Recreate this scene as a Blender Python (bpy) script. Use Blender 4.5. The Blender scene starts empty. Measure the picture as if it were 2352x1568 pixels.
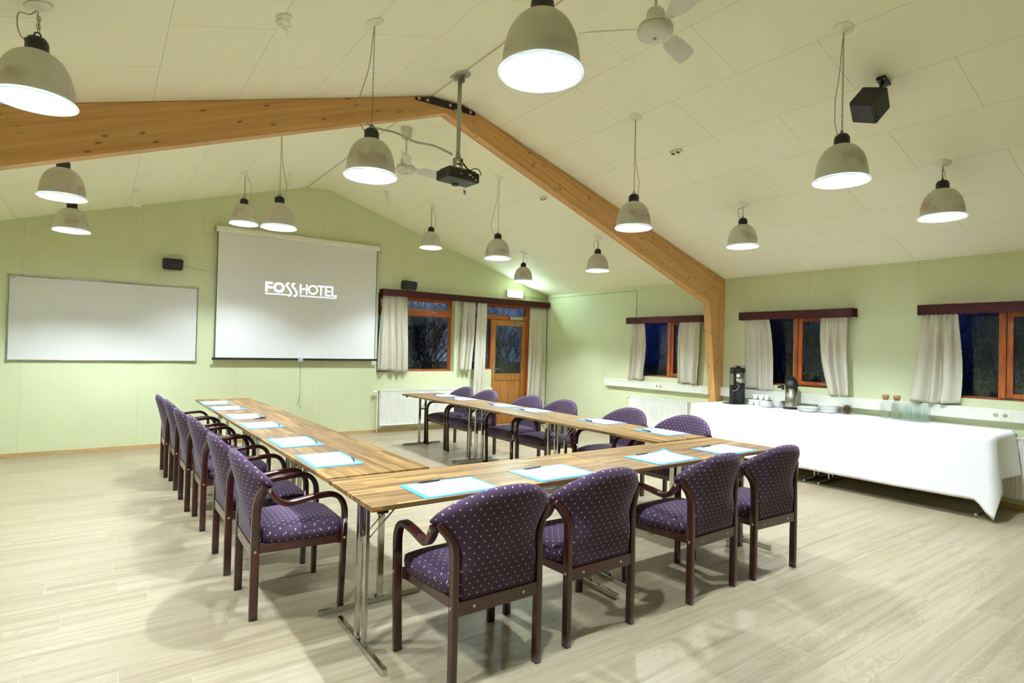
import bpy, bmesh, math, random
from mathutils import Vector, Matrix
random.seed(7)
SC = bpy.context.scene
COL = SC.collection
PI = math.pi
R_ = math.radians

# ------------------------------------------------------------------ camera
D = 8.962          # gable wall (y)
RX = 7.244         # window wall (x)
LX = -1.95         # hidden left wall
BY = -2.6          # hidden rear wall
CZ = 1.4338
yaw, pitch, roll = 0.6224828, 0.0125727, 0.0245785
d_ = Vector((math.sin(yaw)*math.cos(pitch), math.cos(yaw)*math.cos(pitch), math.sin(pitch)))
r0 = Vector((math.cos(yaw), -math.sin(yaw), 0)); u0 = r0.cross(d_)
r_ = r0*math.cos(roll) + u0*math.sin(roll); u_ = -r0*math.sin(roll) + u0*math.cos(roll)
cam = bpy.data.cameras.new('camera'); cam.sensor_width = 36; cam.lens = 1315.53*36/2352; cam.clip_start = .05; cam.clip_end = 200
co = bpy.data.objects.new('camera', cam); COL.objects.link(co)
co.matrix_world = Matrix.Translation((0, 0, CZ)) @ Matrix((r_, u_, -d_)).transposed().to_4x4()
SC.camera = co

# ------------------------------------------------------------------ view + world
SC.view_settings.view_transform = 'Standard'; SC.view_settings.look = 'None'
SC.view_settings.gamma = 1; SC.view_settings.use_curve_mapping = False
SC.view_settings.exposure = 2.36
BULB = 1560.0
w = bpy.data.worlds.new('dusk'); SC.world = w; w.use_nodes = True
nt = w.node_tree; nt.nodes.clear()
out = nt.nodes.new('ShaderNodeOutputWorld'); bg = nt.nodes.new('ShaderNodeBackground')
tc = nt.nodes.new('ShaderNodeTexCoord'); sp = nt.nodes.new('ShaderNodeSeparateXYZ'); cr = nt.nodes.new('ShaderNodeValToRGB')
ad = nt.nodes.new('ShaderNodeMath'); ad.operation = 'MULTIPLY_ADD'      # afterglow lies beyond the gable wall, the side sky is deep blue
nt.links.new(tc.outputs['Generated'], sp.inputs[0]); nt.links.new(sp.outputs['Y'], ad.inputs[0]); ad.inputs[1].default_value = 1.0; ad.inputs[2].default_value = .0
nt.links.new(ad.outputs[0], cr.inputs[0])
cr.color_ramp.elements[0].position = .66; cr.color_ramp.elements[0].color = (.0006, .0014, .009, 1)
cr.color_ramp.elements[1].position = .93; cr.color_ramp.elements[1].color = (.034, .052, .072, 1)
e2 = cr.color_ramp.elements.new(.80); e2.color = (.010, .018, .045, 1)
nt.links.new(cr.outputs[0], bg.inputs[0]); bg.inputs[1].default_value = 1.0
nt.links.new(bg.outputs[0], out.inputs[0])
SC.cycles.max_bounces = 14; SC.cycles.diffuse_bounces = 9; SC.cycles.glossy_bounces = 4
SC.cycles.transmission_bounces = 10; SC.cycles.transparent_max_bounces = 40
SC.cycles.sample_clamp_indirect = 12.0
SC.cycles.caustics_reflective = False; SC.cycles.caustics_refractive = False

# ------------------------------------------------------------------ material helpers
def srgb(r, g, b):
    f = lambda c: (c/255/12.92) if c/255 <= .04045 else ((c/255+.055)/1.055)**2.4
    return (f(r), f(g), f(b), 1)

class NT:
    def __init__(s, name):
        s.m = bpy.data.materials.new(name); s.m.use_nodes = True; s.t = s.m.node_tree
        s.b = s.t.nodes['Principled BSDF']; s.out = s.t.nodes['Material Output']
    def n(s, typ, **kw):
        nd = s.t.nodes.new(typ)
        for k, v in kw.items(): setattr(nd, k, v)
        return nd
    def l(s, a, b): s.t.links.new(a, b)
    def val(s, nd, i, v):
        if hasattr(v, 'links'): s.l(v, nd.inputs[i])
        else: nd.inputs[i].default_value = v
    def math(s, op, a, b=0.0, c=None):
        nd = s.n('ShaderNodeMath', operation=op); s.val(nd, 0, a); s.val(nd, 1, b)
        if c is not None: s.val(nd, 2, c)
        return nd.outputs[0]
    def mix(s, f, a, b, blend='MIX'):
        nd = s.n('ShaderNodeMix', data_type='RGBA', blend_type=blend)
        s.val(nd, 0, f); s.val(nd, 6, a); s.val(nd, 7, b); return nd.outputs[2]
    def ramp(s, f, stops):
        nd = s.n('ShaderNodeValToRGB'); s.l(f, nd.inputs[0]); e = nd.color_ramp.elements
        while len(e) < len(stops): e.new(.5)
        for i, (p_, c) in enumerate(stops): e[i].position = p_; e[i].color = c
        return nd.outputs[0]
    def coord(s, kind='Object'): return s.n('ShaderNodeTexCoord').outputs[kind]
    def sep(s, v):
        nd = s.n('ShaderNodeSeparateXYZ'); s.l(v, nd.inputs[0]); return nd.outputs
    def comb(s, x, y, z=0.0):
        nd = s.n('ShaderNodeCombineXYZ'); s.val(nd, 0, x); s.val(nd, 1, y); s.val(nd, 2, z); return nd.outputs[0]
    def noise(s, v, scale=5, detail=3, rough=.5, dist=0):
        nd = s.n('ShaderNodeTexNoise'); s.l(v, nd.inputs['Vector'])
        nd.inputs['Scale'].default_value = scale; nd.inputs['Detail'].default_value = detail
        nd.inputs['Roughness'].default_value = rough; nd.inputs['Distortion'].default_value = dist
        return nd.outputs[0]
    def bump(s, h, strength=.2, dist=.01):
        nd = s.n('ShaderNodeBump'); nd.inputs['Strength'].default_value = strength; nd.inputs['Distance'].default_value = dist
        s.l(h, nd.inputs['Height']); s.l(nd.outputs[0], s.b.inputs['Normal'])
    def set(s, **kw):
        for k, v in kw.items():
            i = s.b.inputs[k.replace('_', ' ')]
            if hasattr(v, 'links'): s.l(v, i)
            else: i.default_value = v
        return s.m

def plain(name, rgb, rough=.5, metal=0, noise=.06, nscale=30, bump=0, **kw):
    m = NT(name); c = srgb(*rgb)
    n = m.noise(m.coord(), nscale, 2)
    dk = tuple(x*(1-noise*2) for x in c[:3]) + (1,)
    lt = tuple(min(1, x*(1+noise)) for x in c[:3]) + (1,)
    m.set(Base_Color=m.ramp(n, [(.3, dk), (.7, lt)]), Roughness=rough, Metallic=metal)
    if bump: m.bump(n, bump, .003)
    for k, v in kw.items(): m.set(**{k: v})
    return m.m

def line_mask(m, coord, period, width):
    # 1 on thin lines at multiples of period
    a = m.math('DIVIDE', coord, period); fr = m.math('FRACT', a)
    d = m.math('ABSOLUTE', m.math('SUBTRACT', fr, .5))
    return m.math('GREATER_THAN', d, .5 - width/period/2)

def mat_ceiling(name, y0, x0, pitch_):
    m = NT(name); s = m.sep(m.coord())
    v = m.comb(m.math('SUBTRACT', s[1], y0), m.math('SUBTRACT', s[0], x0))
    b = m.n('ShaderNodeTexBrick'); m.l(v, b.inputs['Vector']); b.offset = .5
    b.inputs['Scale'].default_value = 1; b.inputs['Mortar Size'].default_value = .0022; b.inputs['Mortar Smooth'].default_value = .2
    b.inputs['Brick Width'].default_value = 1.192; b.inputs['Row Height'].default_value = pitch_
    b.inputs['Color1'].default_value = srgb(242, 240, 214); b.inputs['Color2'].default_value = srgb(244, 242, 218)
    b.inputs['Mortar'].default_value = srgb(206, 202, 170)
    n = m.noise(m.coord(), 60, 2)
    m.set(Base_Color=b.outputs[0], Roughness=.75)
    m.bump(m.math('SUBTRACT', m.math('MULTIPLY', n, .15), b.outputs['Fac']), .3, .002)
    return m.m

def mat_wall(name, axis, s0, period):
    m = NT(name); s = m.sep(m.coord())
    vline = line_mask(m, m.math('SUBTRACT', s[axis], s0), period, .0035)
    hline = line_mask(m, m.math('SUBTRACT', s[2], 2.475), 2.4, .003)
    msk = m.math('MAXIMUM', vline, m.math('MULTIPLY', hline, .6))
    n = m.noise(m.coord(), 3, 4); n2 = m.noise(m.coord(), 220, 2)
    base = m.ramp(n, [(.3, srgb(208, 214, 174)), (.7, srgb(212, 218, 179))])
    m.set(Base_Color=m.mix(m.math('MULTIPLY', msk, .45), base, srgb(150, 162, 112)), Roughness=.5, Specular_IOR_Level=.35)
    m.bump(n2, .06, .002)
    return m.m

def mat_floor():
    m = NT('laminate_floor'); c = m.coord(); s = m.sep(c)
    yy = m.math('SUBTRACT', s[1], 1.31); row = m.math('FLOOR', m.math('DIVIDE', yy, .187))
    stag = m.math('MULTIPLY', m.math('FRACT', m.math('MULTIPLY', m.math('SINE', m.math('MULTIPLY', row, 12.9898)), 43758.5)), 1.24)
    v = m.comb(m.math('ADD', m.math('SUBTRACT', s[0], 2.81), stag), yy)
    b = m.n('ShaderNodeTexBrick'); m.l(v, b.inputs['Vector']); b.offset = 0
    b.inputs['Scale'].default_value = 1; b.inputs['Mortar Size'].default_value = .0012; b.inputs['Mortar Smooth'].default_value = .1
    b.inputs['Brick Width'].default_value = 1.24; b.inputs['Row Height'].default_value = .187
    b.inputs['Color1'].default_value = (0, 0, 0, 1); b.inputs['Color2'].default_value = (1, 1, 1, 1); b.inputs['Mortar'].default_value = (.5, .5, .5, 1)
    rnd = m.math('MULTIPLY', m.sep(b.outputs[0])[0], 37.0)
    g1 = m.comb(m.math('MULTIPLY', s[0], .9), m.math('ADD', m.math('MULTIPLY', s[1], 22.0), rnd), rnd)
    n1 = m.noise(g1, 1.0, 4, .6, .5)
    g2 = m.comb(m.math('MULTIPLY', s[0], 4.0), m.math('MULTIPLY', s[1], 150.0), rnd)
    n2 = m.noise(g2, 1.0, 3, .6)
    low = m.noise(m.comb(m.math('MULTIPLY', s[0], 1.7), m.math('MULTIPLY', s[1], 7.5), rnd), 1.0, 2, .45)
    rings = m.math('MULTIPLY', m.math('ADD', m.math('SINE', m.math('MULTIPLY', low, 120.0)), 1), .5)
    zone = m.ramp(m.noise(m.comb(m.math('MULTIPLY', s[0], 1.3), m.math('MULTIPLY', s[1], 4.0), m.math('ADD', rnd, 3.0)), 1.0, 1), [(.50, (0, 0, 0, 1)), (.62, (1, 1, 1, 1))])
    rings = m.math('MULTIPLY', m.math('POWER', rings, 3.0), m.sep(zone)[0])
    base = m.ramp(n1, [(.28, srgb(134, 121, 94)), (.5, srgb(162, 150, 123)), (.72, srgb(175, 164, 139))])
    base = m.mix(m.math('MULTIPLY', m.math('SUBTRACT', 1.0, n2), .32), base, srgb(124, 111, 82))
    base = m.mix(m.math('MULTIPLY', rings, .34), base, srgb(110, 97, 70))
    kn = m.noise(m.comb(m.math('MULTIPLY', s[0], 2.3), m.math('MULTIPLY', s[1], 7.0), rnd), 1.1, 1, .4)
    base = m.mix(m.math('MULTIPLY', m.math('GREATER_THAN', kn, .735), .22), base, srgb(140, 126, 100))
    base = m.mix(m.math('MULTIPLY', m.sep(b.outputs[0])[0], .42), base, srgb(134, 119, 90))
    base = m.mix(m.math('MULTIPLY', b.outputs['Fac'], .30), base, srgb(206, 200, 178))
    rg = m.math('ADD', .30, m.math('MULTIPLY', n2, .14))
    m.set(Base_Color=base, Roughness=rg, Specular_IOR_Level=.45)
    m.bump(m.math('ADD', m.math('MULTIPLY', n2, .5), m.math('MULTIPLY', rings, .2)), .05, .002)
    return m.m

def mat_tabletop():
    m = NT('strip_wood_top'); s = m.sep(m.coord()); oi = m.n('ShaderNodeObjectInfo').outputs['Random']
    r = m.math('MULTIPLY', oi, 50)
    v = m.comb(m.math('ADD', s[0], r), s[1])
    b = m.n('ShaderNodeTexBrick'); m.l(v, b.inputs['Vector']); b.offset = .43
    b.inputs['Scale'].default_value = 1; b.inputs['Mortar Size'].default_value = .0004
    b.inputs['Brick Width'].default_value = .42; b.inputs['Row Height'].default_value = .0215
    b.inputs['Color1'].default_value = (0, 0, 0, 1); b.inputs['Color2'].default_value = (1, 1, 1, 1); b.inputs['Mortar'].default_value = (.2, .2, .2, 1)
    k = m.sep(b.outputs[0])[0]
    g = m.comb(m.math('MULTIPLY', s[0], 4), m.math('MULTIPLY', s[1], 90), m.math('MULTIPLY', k, 20))
    n = m.noise(g, 1.5, 4, .6)
    c = m.ramp(k, [(0, srgb(92, 68, 36)), (.35, srgb(124, 93, 50)), (.7, srgb(148, 114, 62)), (1, srgb(180, 146, 86))])
    c = m.mix(m.math('MULTIPLY', n, .55), c, srgb(88, 60, 36))
    m.set(Base_Color=c, Roughness=.36, Specular_IOR_Level=.5)
    m.bump(n, .05, .001); return m.m

def mat_wood(name, a, b_, rough=.45, along=0, fs=(3, 60), coat=0, uv=False, lam=0, knots=False, dark=None):
    m = NT(name); s = m.sep(m.coord('UV' if uv else 'Object'))
    o = [1, 0, 2] if along == 1 else ([2, 0, 1] if along == 2 else [0, 1, 2])
    L, W, Z = s[o[0]], s[o[1]], s[o[2]]
    if lam:
        row = m.math('FLOOR', m.math('DIVIDE', W, lam))
        off = m.math('MULTIPLY', m.math('FRACT', m.math('MULTIPLY', m.math('SINE', m.math('MULTIPLY', row, 12.9)), 437.0)), 7.0)
    else: off = 0.0
    g = m.comb(m.math('ADD', m.math('MULTIPLY', L, fs[0]), off), m.math('MULTIPLY', W, fs[1]), m.math('ADD', m.math('MULTIPLY', Z, fs[1]), off))
    n = m.noise(g, 1, 4, .6, .3)
    c = m.ramp(n, [(.3, srgb(*b_)), (.62, srgb(*a))])
    if lam:
        c = m.mix(m.math('MULTIPLY', m.math('FRACT', off), .22), c, srgb(*[int(x*.8) for x in b_]))
        c = m.mix(m.math('MULTIPLY', line_mask(m, W, lam, .0018), .35), c, srgb(*[int(x*.62) for x in b_]))
    if knots:
        vo = m.n('ShaderNodeTexVoronoi'); vo.feature = 'F1'; vo.voronoi_dimensions = '2D'
        m.l(m.comb(m.math('ADD', m.math('MULTIPLY', L, 4.2), off), m.math('MULTIPLY', W, 11.0), 0.0), vo.inputs['Vector'])
        vo.inputs['Scale'].default_value = 1; vo.inputs['Randomness'].default_value = 1
        k = m.ramp(vo.outputs['Distance'], [(.04, (1, 1, 1, 1)), (.13, (0, 0, 0, 1))])
        sel = m.math('GREATER_THAN', m.sep(vo.outputs['Color'])[0], .55)
        c = m.mix(m.math('MULTIPLY', m.math('MULTIPLY', m.sep(k)[0], sel), .8), c, srgb(96, 50, 20))
    m.set(Base_Color=c, Roughness=rough, Coat_Weight=coat, Coat_Roughness=.12)
    m.bump(n, .06, .001); return m.m

def mat_fabric():
    m = NT('purple_dotted_fabric'); s = m.sep(m.coord('UV'))
    a = m.math('DIVIDE', s[0], .039); b = m.math('DIVIDE', s[1], .050)
    def lat(sh):
        fa = m.math('SUBTRACT', m.math('FRACT', m.math('ADD', a, sh)), .5)
        fb = m.math('SUBTRACT', m.math('FRACT', m.math('ADD', b, sh)), .5)
        k = m.math('MULTIPLY', m.math('LESS_THAN', m.math('ABSOLUTE', fa), .080), m.math('LESS_THAN', m.math('ABSOLUTE', fb), .088))
        return k, m.math('GREATER_THAN', fb, .01)
    k1, t1 = lat(0.0); k2, t2 = lat(.5)
    dots = m.math('MAXIMUM', k1, k2)
    top = m.math('MAXIMUM', m.math('MULTIPLY', k1, t1), m.math('MULTIPLY', k2, t2))
    wv = m.noise(m.coord('UV'), 900, 1); big = m.noise(m.coord(), 4, 2)
    base = m.ramp(big, [(.3, srgb(60, 45, 66)), (.7, srgb(71, 54, 77))])
    base = m.mix(m.math('MULTIPLY', wv, .35), base, srgb(42, 31, 48))
    c = m.mix(dots, base, srgb(184, 170, 142)); c = m.mix(top, c, srgb(126, 54, 56))
    m.set(Base_Color=c, Roughness=.85, Specular_IOR_Level=.2, Sheen_Weight=.06, Sheen_Roughness=.4)
    m.bump(wv, .15, .001); return m.m

def mat_cloth(name, rgb, scale=350, bumpn=.15, tr=0.0, wrinkle=0, rough=.9, crease=()):
    m = NT(name); n = m.noise(m.coord(), scale, 2)
    c = srgb(*rgb); dk = tuple(x*.93 for x in c[:3]) + (1,)
    m.set(Base_Color=m.ramp(n, [(.35, dk), (.65, c)]), Roughness=rough, Specular_IOR_Level=.15)
    h = n
    if wrinkle:
        g = m.noise(m.coord(), 5, 4, .6, 1.2); h = m.math('ADD', m.math('MULTIPLY', n, .1), m.math('MULTIPLY', g, wrinkle))
    for c0 in crease:      # ironed fold lines across the cloth
        dd = m.math('MULTIPLY', m.math('ABSOLUTE', m.math('SUBTRACT', m.sep(m.coord())[1], c0)), 90.0)
        h = m.math('ADD', h, m.math('MULTIPLY', m.math('SUBTRACT', 1.0, m.math('MINIMUM', dd, 1.0)), .35))
    m.bump(h, bumpn, .01 if wrinkle else .002)
    if tr:
        t = m.n('ShaderNodeBsdfTranslucent'); t.inputs[0].default_value = c
        mx = m.n('ShaderNodeMixShader'); mx.inputs[0].default_value = tr
        m.l(m.b.outputs[0], mx.inputs[1]); m.l(t.outputs[0], mx.inputs[2]); m.l(mx.outputs[0], m.out.inputs[0])
    return m.m

def mat_shade():
    m = NT('frosted_shade'); c = m.coord(); s = m.sep(c)
    oi = m.n('ShaderNodeObjectInfo').outputs['Random']
    n = m.noise(c, 14, 3); n2 = m.noise(m.comb(m.math('ADD', s[0], m.math('MULTIPLY', oi, 3.0)), s[1], s[2]), 5.5, 2, .5)
    base = m.ramp(n, [(.3, srgb(216, 213, 200)), (.7, srgb(223, 220, 208))])
    # brown scorched blotch, its place differs from shade to shade
    zz = m.math('SUBTRACT', 1.0, m.math('MINIMUM', 1.0, m.math('MULTIPLY', m.math('ABSOLUTE', m.math('ADD', s[2], .235)), 11.0)))
    bl = m.math('MULTIPLY', zz, m.sep(m.ramp(n2, [(.50, (0, 0, 0, 1)), (.62, (1, 1, 1, 1))]))[0])
    base = m.mix(m.math('MULTIPLY', bl, .55), base, srgb(150, 108, 62))
    m.set(Base_Color=base, Roughness=.38, Specular_IOR_Level=.4)
    t = m.n('ShaderNodeBsdfTranslucent'); t.inputs[0].default_value = srgb(255, 238, 205)
    mx = m.n('ShaderNodeMixShader'); mx.inputs[0].default_value = .17
    geo = m.n('ShaderNodeNewGeometry')
    m.l(m.b.outputs[0], mx.inputs[1]); m.l(t.outputs[0], mx.inputs[2]); m.l(mx.outputs[0], m.out.inputs[0])
    return m.m

def emis(name, rgb, s):
    m = NT(name); m.set(Base_Color=(.15, .15, .15, 1), Emission_Color=srgb(*rgb), Emission_Strength=s, Roughness=.4); return m.m

def glass(name, rgb=(1, 1, 1), ior=1.45, gain=1.0):
    m = NT(name); fr = m.n('ShaderNodeLayerWeight'); fr.inputs[0].default_value = .5
    tr = m.n('ShaderNodeBsdfTransparent'); tr.inputs[0].default_value = rgb + (1,)
    gl = m.n('ShaderNodeBsdfGlossy'); gl.inputs['Roughness'].default_value = .02; gl.inputs[0].default_value = (.95, 1, .98, 1)
    mx = m.n('ShaderNodeMixShader'); m.l(m.math('ADD', .035, m.math('MULTIPLY', m.math('POWER', fr.outputs[1], 4.0), .40*gain)), mx.inputs[0])
    m.l(tr.outputs[0], mx.inputs[1]); m.l(gl.outputs[0], mx.inputs[2]); m.l(mx.outputs[0], m.out.inputs[0]); return m.m

M = {}
M['ceilL'] = mat_ceiling('ceiling_panels_left', 3.65 + .596, .258, .5535)
M['ceilR'] = mat_ceiling('ceiling_panels_right', 1.93, 3.28, .5595)
M['ceilF'] = plain('ceiling_ridge', (243, 241, 216), .75, 0, .004, 3)
M['wallB'] = mat_wall('green_wall_gable', 0, .41, 1.185)
M['wallR'] = mat_wall('green_wall_side', 1, 2.50, 1.195)
M['floor'] = mat_floor()
M['top'] = mat_tabletop()
M['edge'] = mat_wood('table_edge_wood', (140, 92, 48), (92, 56, 28), .4, 0, (4, 60))
M['chair'] = mat_wood('mahogany_stained_wood', (60, 15, 13), (34, 8, 7), .28, 2, (8, 60), coat=.5)
M['fabric'] = mat_fabric()
M['chrome'] = plain('chrome', (200, 202, 196), .13, 1, .02)
M['screw'] = plain('brass_screw', (205, 196, 160), .3, 1, .04)
M['black'] = plain('black_plastic', (22, 22, 20), .42, 0, .08)
M['blackm'] = plain('dark_steel', (46, 44, 38), .4, .6, .15)
M['beam'] = mat_wood('glulam_pine', (212, 164, 98), (190, 138, 74), .42, 0, (.8, 26), uv=True, lam=.045, knots=True)
M['frame'] = mat_wood('orange_window_wood', (178, 92, 34), (132, 60, 20), .3, 2, (4, 50), coat=.4)
M['frameh'] = mat_wood('orange_window_wood_rail', (178, 92, 34), (132, 60, 20), .3, 0, (4, 50), coat=.4)
M['framev'] = mat_wood('orange_window_wood_side_rail', (178, 92, 34), (132, 60, 20), .3, 1, (4, 50), coat=.4)
M['oak'] = mat_wood('oak_door', (176, 118, 52), (136, 84, 32), .38, 2, (3, 40), coat=.25)
M['pelmet'] = mat_cloth('maroon_pelmet', (62, 26, 24), 200, .3, rough=.6)
M['curtain'] = mat_cloth('linen_curtain', (214, 209, 190), 500, .2, tr=.08)
M['tcloth'] = mat_cloth('white_tablecloth', (243, 243, 246), 300, .55, wrinkle=.9, tr=.0, crease=(4.21, 3.62, 2.80, 1.98))
M['whiteboard'] = plain('whiteboard_face', (224, 225, 222), .22, 0, .01, 2)
M['screen'] = plain('screen_fabric', (228, 229, 228), .85, 0, .01, 2)
M['alu'] = plain('aluminium', (170, 170, 160), .35, .8, .04)
M['white'] = plain('white_enamel', (236, 236, 228), .3, 0, .02, 10)
M['fanwhite'] = plain('fan_white', (216, 214, 200), .35, 0, .03, 10)
M['canopy'] = plain('canopy_white', (236, 233, 212), .4, 0, .02, 10)
M['trunk'] = plain('white_trunking', (226, 228, 214), .4, 0, .02, 10)
M['shade'] = mat_shade()
M['shade_in'] = plain('shade_reflector', (182, 185, 190), .5, 0, .01)
M['rim'] = mat_cloth('shade_rim', (224, 226, 224), 60, .02, tr=.3, rough=.3)
M['bulb'] = emis('lamp_bulb', (229, 242, 255), BULB)
M['cable'] = plain('beige_cable', (196, 186, 150), .5)
M['chain'] = plain('steel_chain', (140, 138, 118), .35, .9, .05)
M['skirt'] = mat_wood('pine_skirting', (196, 166, 116), (170, 138, 88), .5, 0, (3, 50))
M['glass'] = glass('window_glass')
M['cglass'] = glass('clear_glass', (.980, .988, .982), 1.5, 2.0)
M['water'] = glass('water', (.93, .96, .93), 1.33, .3)
M['porcelain'] = plain('white_porcelain', (244, 244, 240), .15, 0, .01)
M['steel'] = plain('brushed_steel', (176, 170, 156), .28, 1, .05, 120)
M['cork'] = plain('cork', (176, 130, 72), .8, 0, .3, 160)
M['folder'] = plain('blue_plastic', (66, 152, 228), .3, 0, .03)
M['pocket'] = plain('clear_pocket', (180, 192, 216), .2, 0, .12, 25)
M['paper'] = plain('white_paper', (250, 250, 252), .7, 0, .005)
M['pen'] = plain('pen_black', (26, 28, 26), .3, 0, .05)
M['grey'] = plain('grey_metal', (170, 168, 150), .45, .3, .05)
M['proj'] = plain('projector_case', (48, 47, 38), .42, 0, .1)
M['spk'] = plain('speaker_case', (34, 34, 28), .5, 0, .15, 200)
M['brown'] = plain('brown_sugar_sticks', (120, 84, 52), .5, 0, .5, 90)
M['bark'] = plain('bark', (150, 146, 138), .9, 0, .3)
M['ground'] = plain('night_lawn', (40, 46, 30), .95, 0, .3, 3)
M['logo'] = emis('projected_logo', (236, 242, 255), .25)
M['exit'] = emis('exit_panel', (214, 255, 244), 20.0)
M['exitg'] = emis('exit_green', (120, 240, 215), .25)
M['led'] = emis('led', (230, 255, 150), .6)
M['red'] = plain('red_plug', (170, 60, 30), .4)
M['tape'] = plain('blue_tape', (40, 60, 190), .4)

# ------------------------------------------------------------------ mesh helpers
class MB:
    def __init__(s): s.v = []; s.f = []; s.mi = []; s.uv = {}; s.sm = []
    def add(s, vs, fs, mi=0, smooth=False, M4=None, uvs=None):
        o = len(s.v)
        for p in vs: s.v.append(tuple(M4 @ Vector(p)) if M4 else tuple(p))
        for k, f in enumerate(fs):
            if uvs: s.uv[len(s.f)] = uvs[k]
            s.f.append([i+o for i in f]); s.mi.append(mi); s.sm.append(smooth)
        return s
    def box(s, c, d, mi=0, M4=None, bev=0.0):
        x, y, z = d[0]/2, d[1]/2, d[2]/2
        if bev > 0:
            bm = bmesh.new(); bmesh.ops.create_cube(bm, size=1)
            for v in bm.verts: v.co = Vector((v.co.x*d[0], v.co.y*d[1], v.co.z*d[2]))
            bmesh.ops.bevel(bm, geom=list(bm.edges), offset=min(bev, min(d)*.49), segments=2, affect='EDGES', profile=.6)
            bm.verts.index_update()
            vs = [v.co + Vector(c) for v in bm.verts]; fs = [[v.index for v in f.verts] for f in bm.faces]; bm.free()
            return s.add(vs, fs, mi, False, M4)
        vs = [(c[0]+a*x, c[1]+b*y, c[2]+e*z) for a in (-1, 1) for b in (-1, 1) for e in (-1, 1)]
        fs = [(0, 1, 3, 2), (4, 6, 7, 5), (0, 4, 5, 1), (2, 3, 7, 6), (0, 2, 6, 4), (1, 5, 7, 3)]
        return s.add(vs, fs, mi, False, M4)
    def span(s, a, b, mi=0, bev=0.0):
        return s.box([(a[i]+b[i])/2 for i in range(3)], [abs(b[i]-a[i]) for i in range(3)], mi, None, bev)
    def sweep(s, pts, prof, mi=0, smooth=True, up=(0, 0, 1), closed=False, caps=True, ups=None):
        P = [Vector(p) for p in pts]; n = len(P); k = len(prof); vs = []
        for i, p in enumerate(P):
            if closed: t = (P[(i+1) % n]-P[i-1])
            else: t = P[min(i+1, n-1)]-P[max(i-1, 0)]
            t.normalize(); U = Vector(ups[i]) if ups else Vector(up)
            sx = t.cross(U)
            if sx.length < 1e-4: sx = t.cross(Vector((1, 0, 0)))
            sx.normalize(); uu = sx.cross(t)
            for a, b in prof: vs.append(p + sx*a + uu*b)
        fs = []
        for i in range(n if closed else n-1):
            j = (i+1) % n
            for q in range(k): fs.append((i*k+q, i*k+(q+1) % k, j*k+(q+1) % k, j*k+q))
        s.add(vs, fs, mi, smooth)
        if caps and not closed:
            o = len(s.v)-n*k
            s.f.append([o+q for q in range(k)][::-1]); s.mi.append(mi); s.sm.append(False)
            s.f.append([o+(n-1)*k+q for q in range(k)]); s.mi.append(mi); s.sm.append(False)
        return s
    def tube(s, pts, r, seg=8, mi=0, closed=False, up=(0, 0, 1)):
        return s.sweep(pts, [(r*math.cos(2*PI*q/seg), r*math.sin(2*PI*q/seg)) for q in range(seg)], mi, True, up, closed)
    def lathe(s, prof, seg=24, mi=0, M4=None, smooth=True, c=(0, 0, 0)):
        vs = []; fs = []; n = len(prof)
        for i in range(seg):
            a = 2*PI*i/seg
            for r, z in prof: vs.append((c[0]+r*math.cos(a), c[1]+r*math.sin(a), c[2]+z))
        for i in range(seg):
            j = (i+1) % seg
            for q in range(n-1):
                fs.append((i*n+q, j*n+q, j*n+q+1, i*n+q+1))
        return s.add(vs, fs, mi, smooth, M4)
    def prism(s, poly, y0, y1, mi=0, axis='y', uvf=None):
        # polygon in (x,z) extruded in y, or (y,z) extruded in x
        k = len(poly)
        mk = (lambda a, b, t: (a, t, b)) if axis == 'y' else ((lambda a, b, t: (t, a, b)) if axis == 'x' else (lambda a, b, t: (a, b, t)))
        vs = [mk(a, b, y0) for a, b in poly] + [mk(a, b, y1) for a, b in poly]
        fs = [tuple(range(k))[::-1], tuple(range(k, 2*k))] + [(i, (i+1) % k, k+(i+1) % k, k+i) for i in range(k)]
        uvs = None
        if uvf: uvs = [[uvf(Vector(vs[i]), ff) for i in f] for ff, f in enumerate(fs)]
        return s.add(vs, fs, mi, False, None, uvs)
    def build(s, name, mat, parent=None, loc=(0, 0, 0), rot=(0, 0, 0), fixn=True):
        me = bpy.data.meshes.new(name)
        me.from_pydata(s.v, [], s.f)
        for mm in (mat if isinstance(mat, (list, tuple)) else [mat]): me.materials.append(mm)
        for p, i, sm in zip(me.polygons, s.mi, s.sm): p.material_index = i; p.use_smooth = sm
        if s.uv:
            ul = me.uv_layers.new(name='UVMap')
            for p in me.polygons:
                if p.index in s.uv:
                    for li, uv in zip(p.loop_indices, s.uv[p.index]): ul.data[li].uv = uv
        if fixn:
            bm = bmesh.new(); bm.from_mesh(me); bmesh.ops.recalc_face_normals(bm, faces=bm.faces); bm.to_mesh(me); bm.free()
        me.update()
        o = bpy.data.objects.new(name, me); COL.objects.link(o)
        o.location = loc; o.rotation_euler = rot
        if parent: o.parent = parent
        return o

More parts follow.
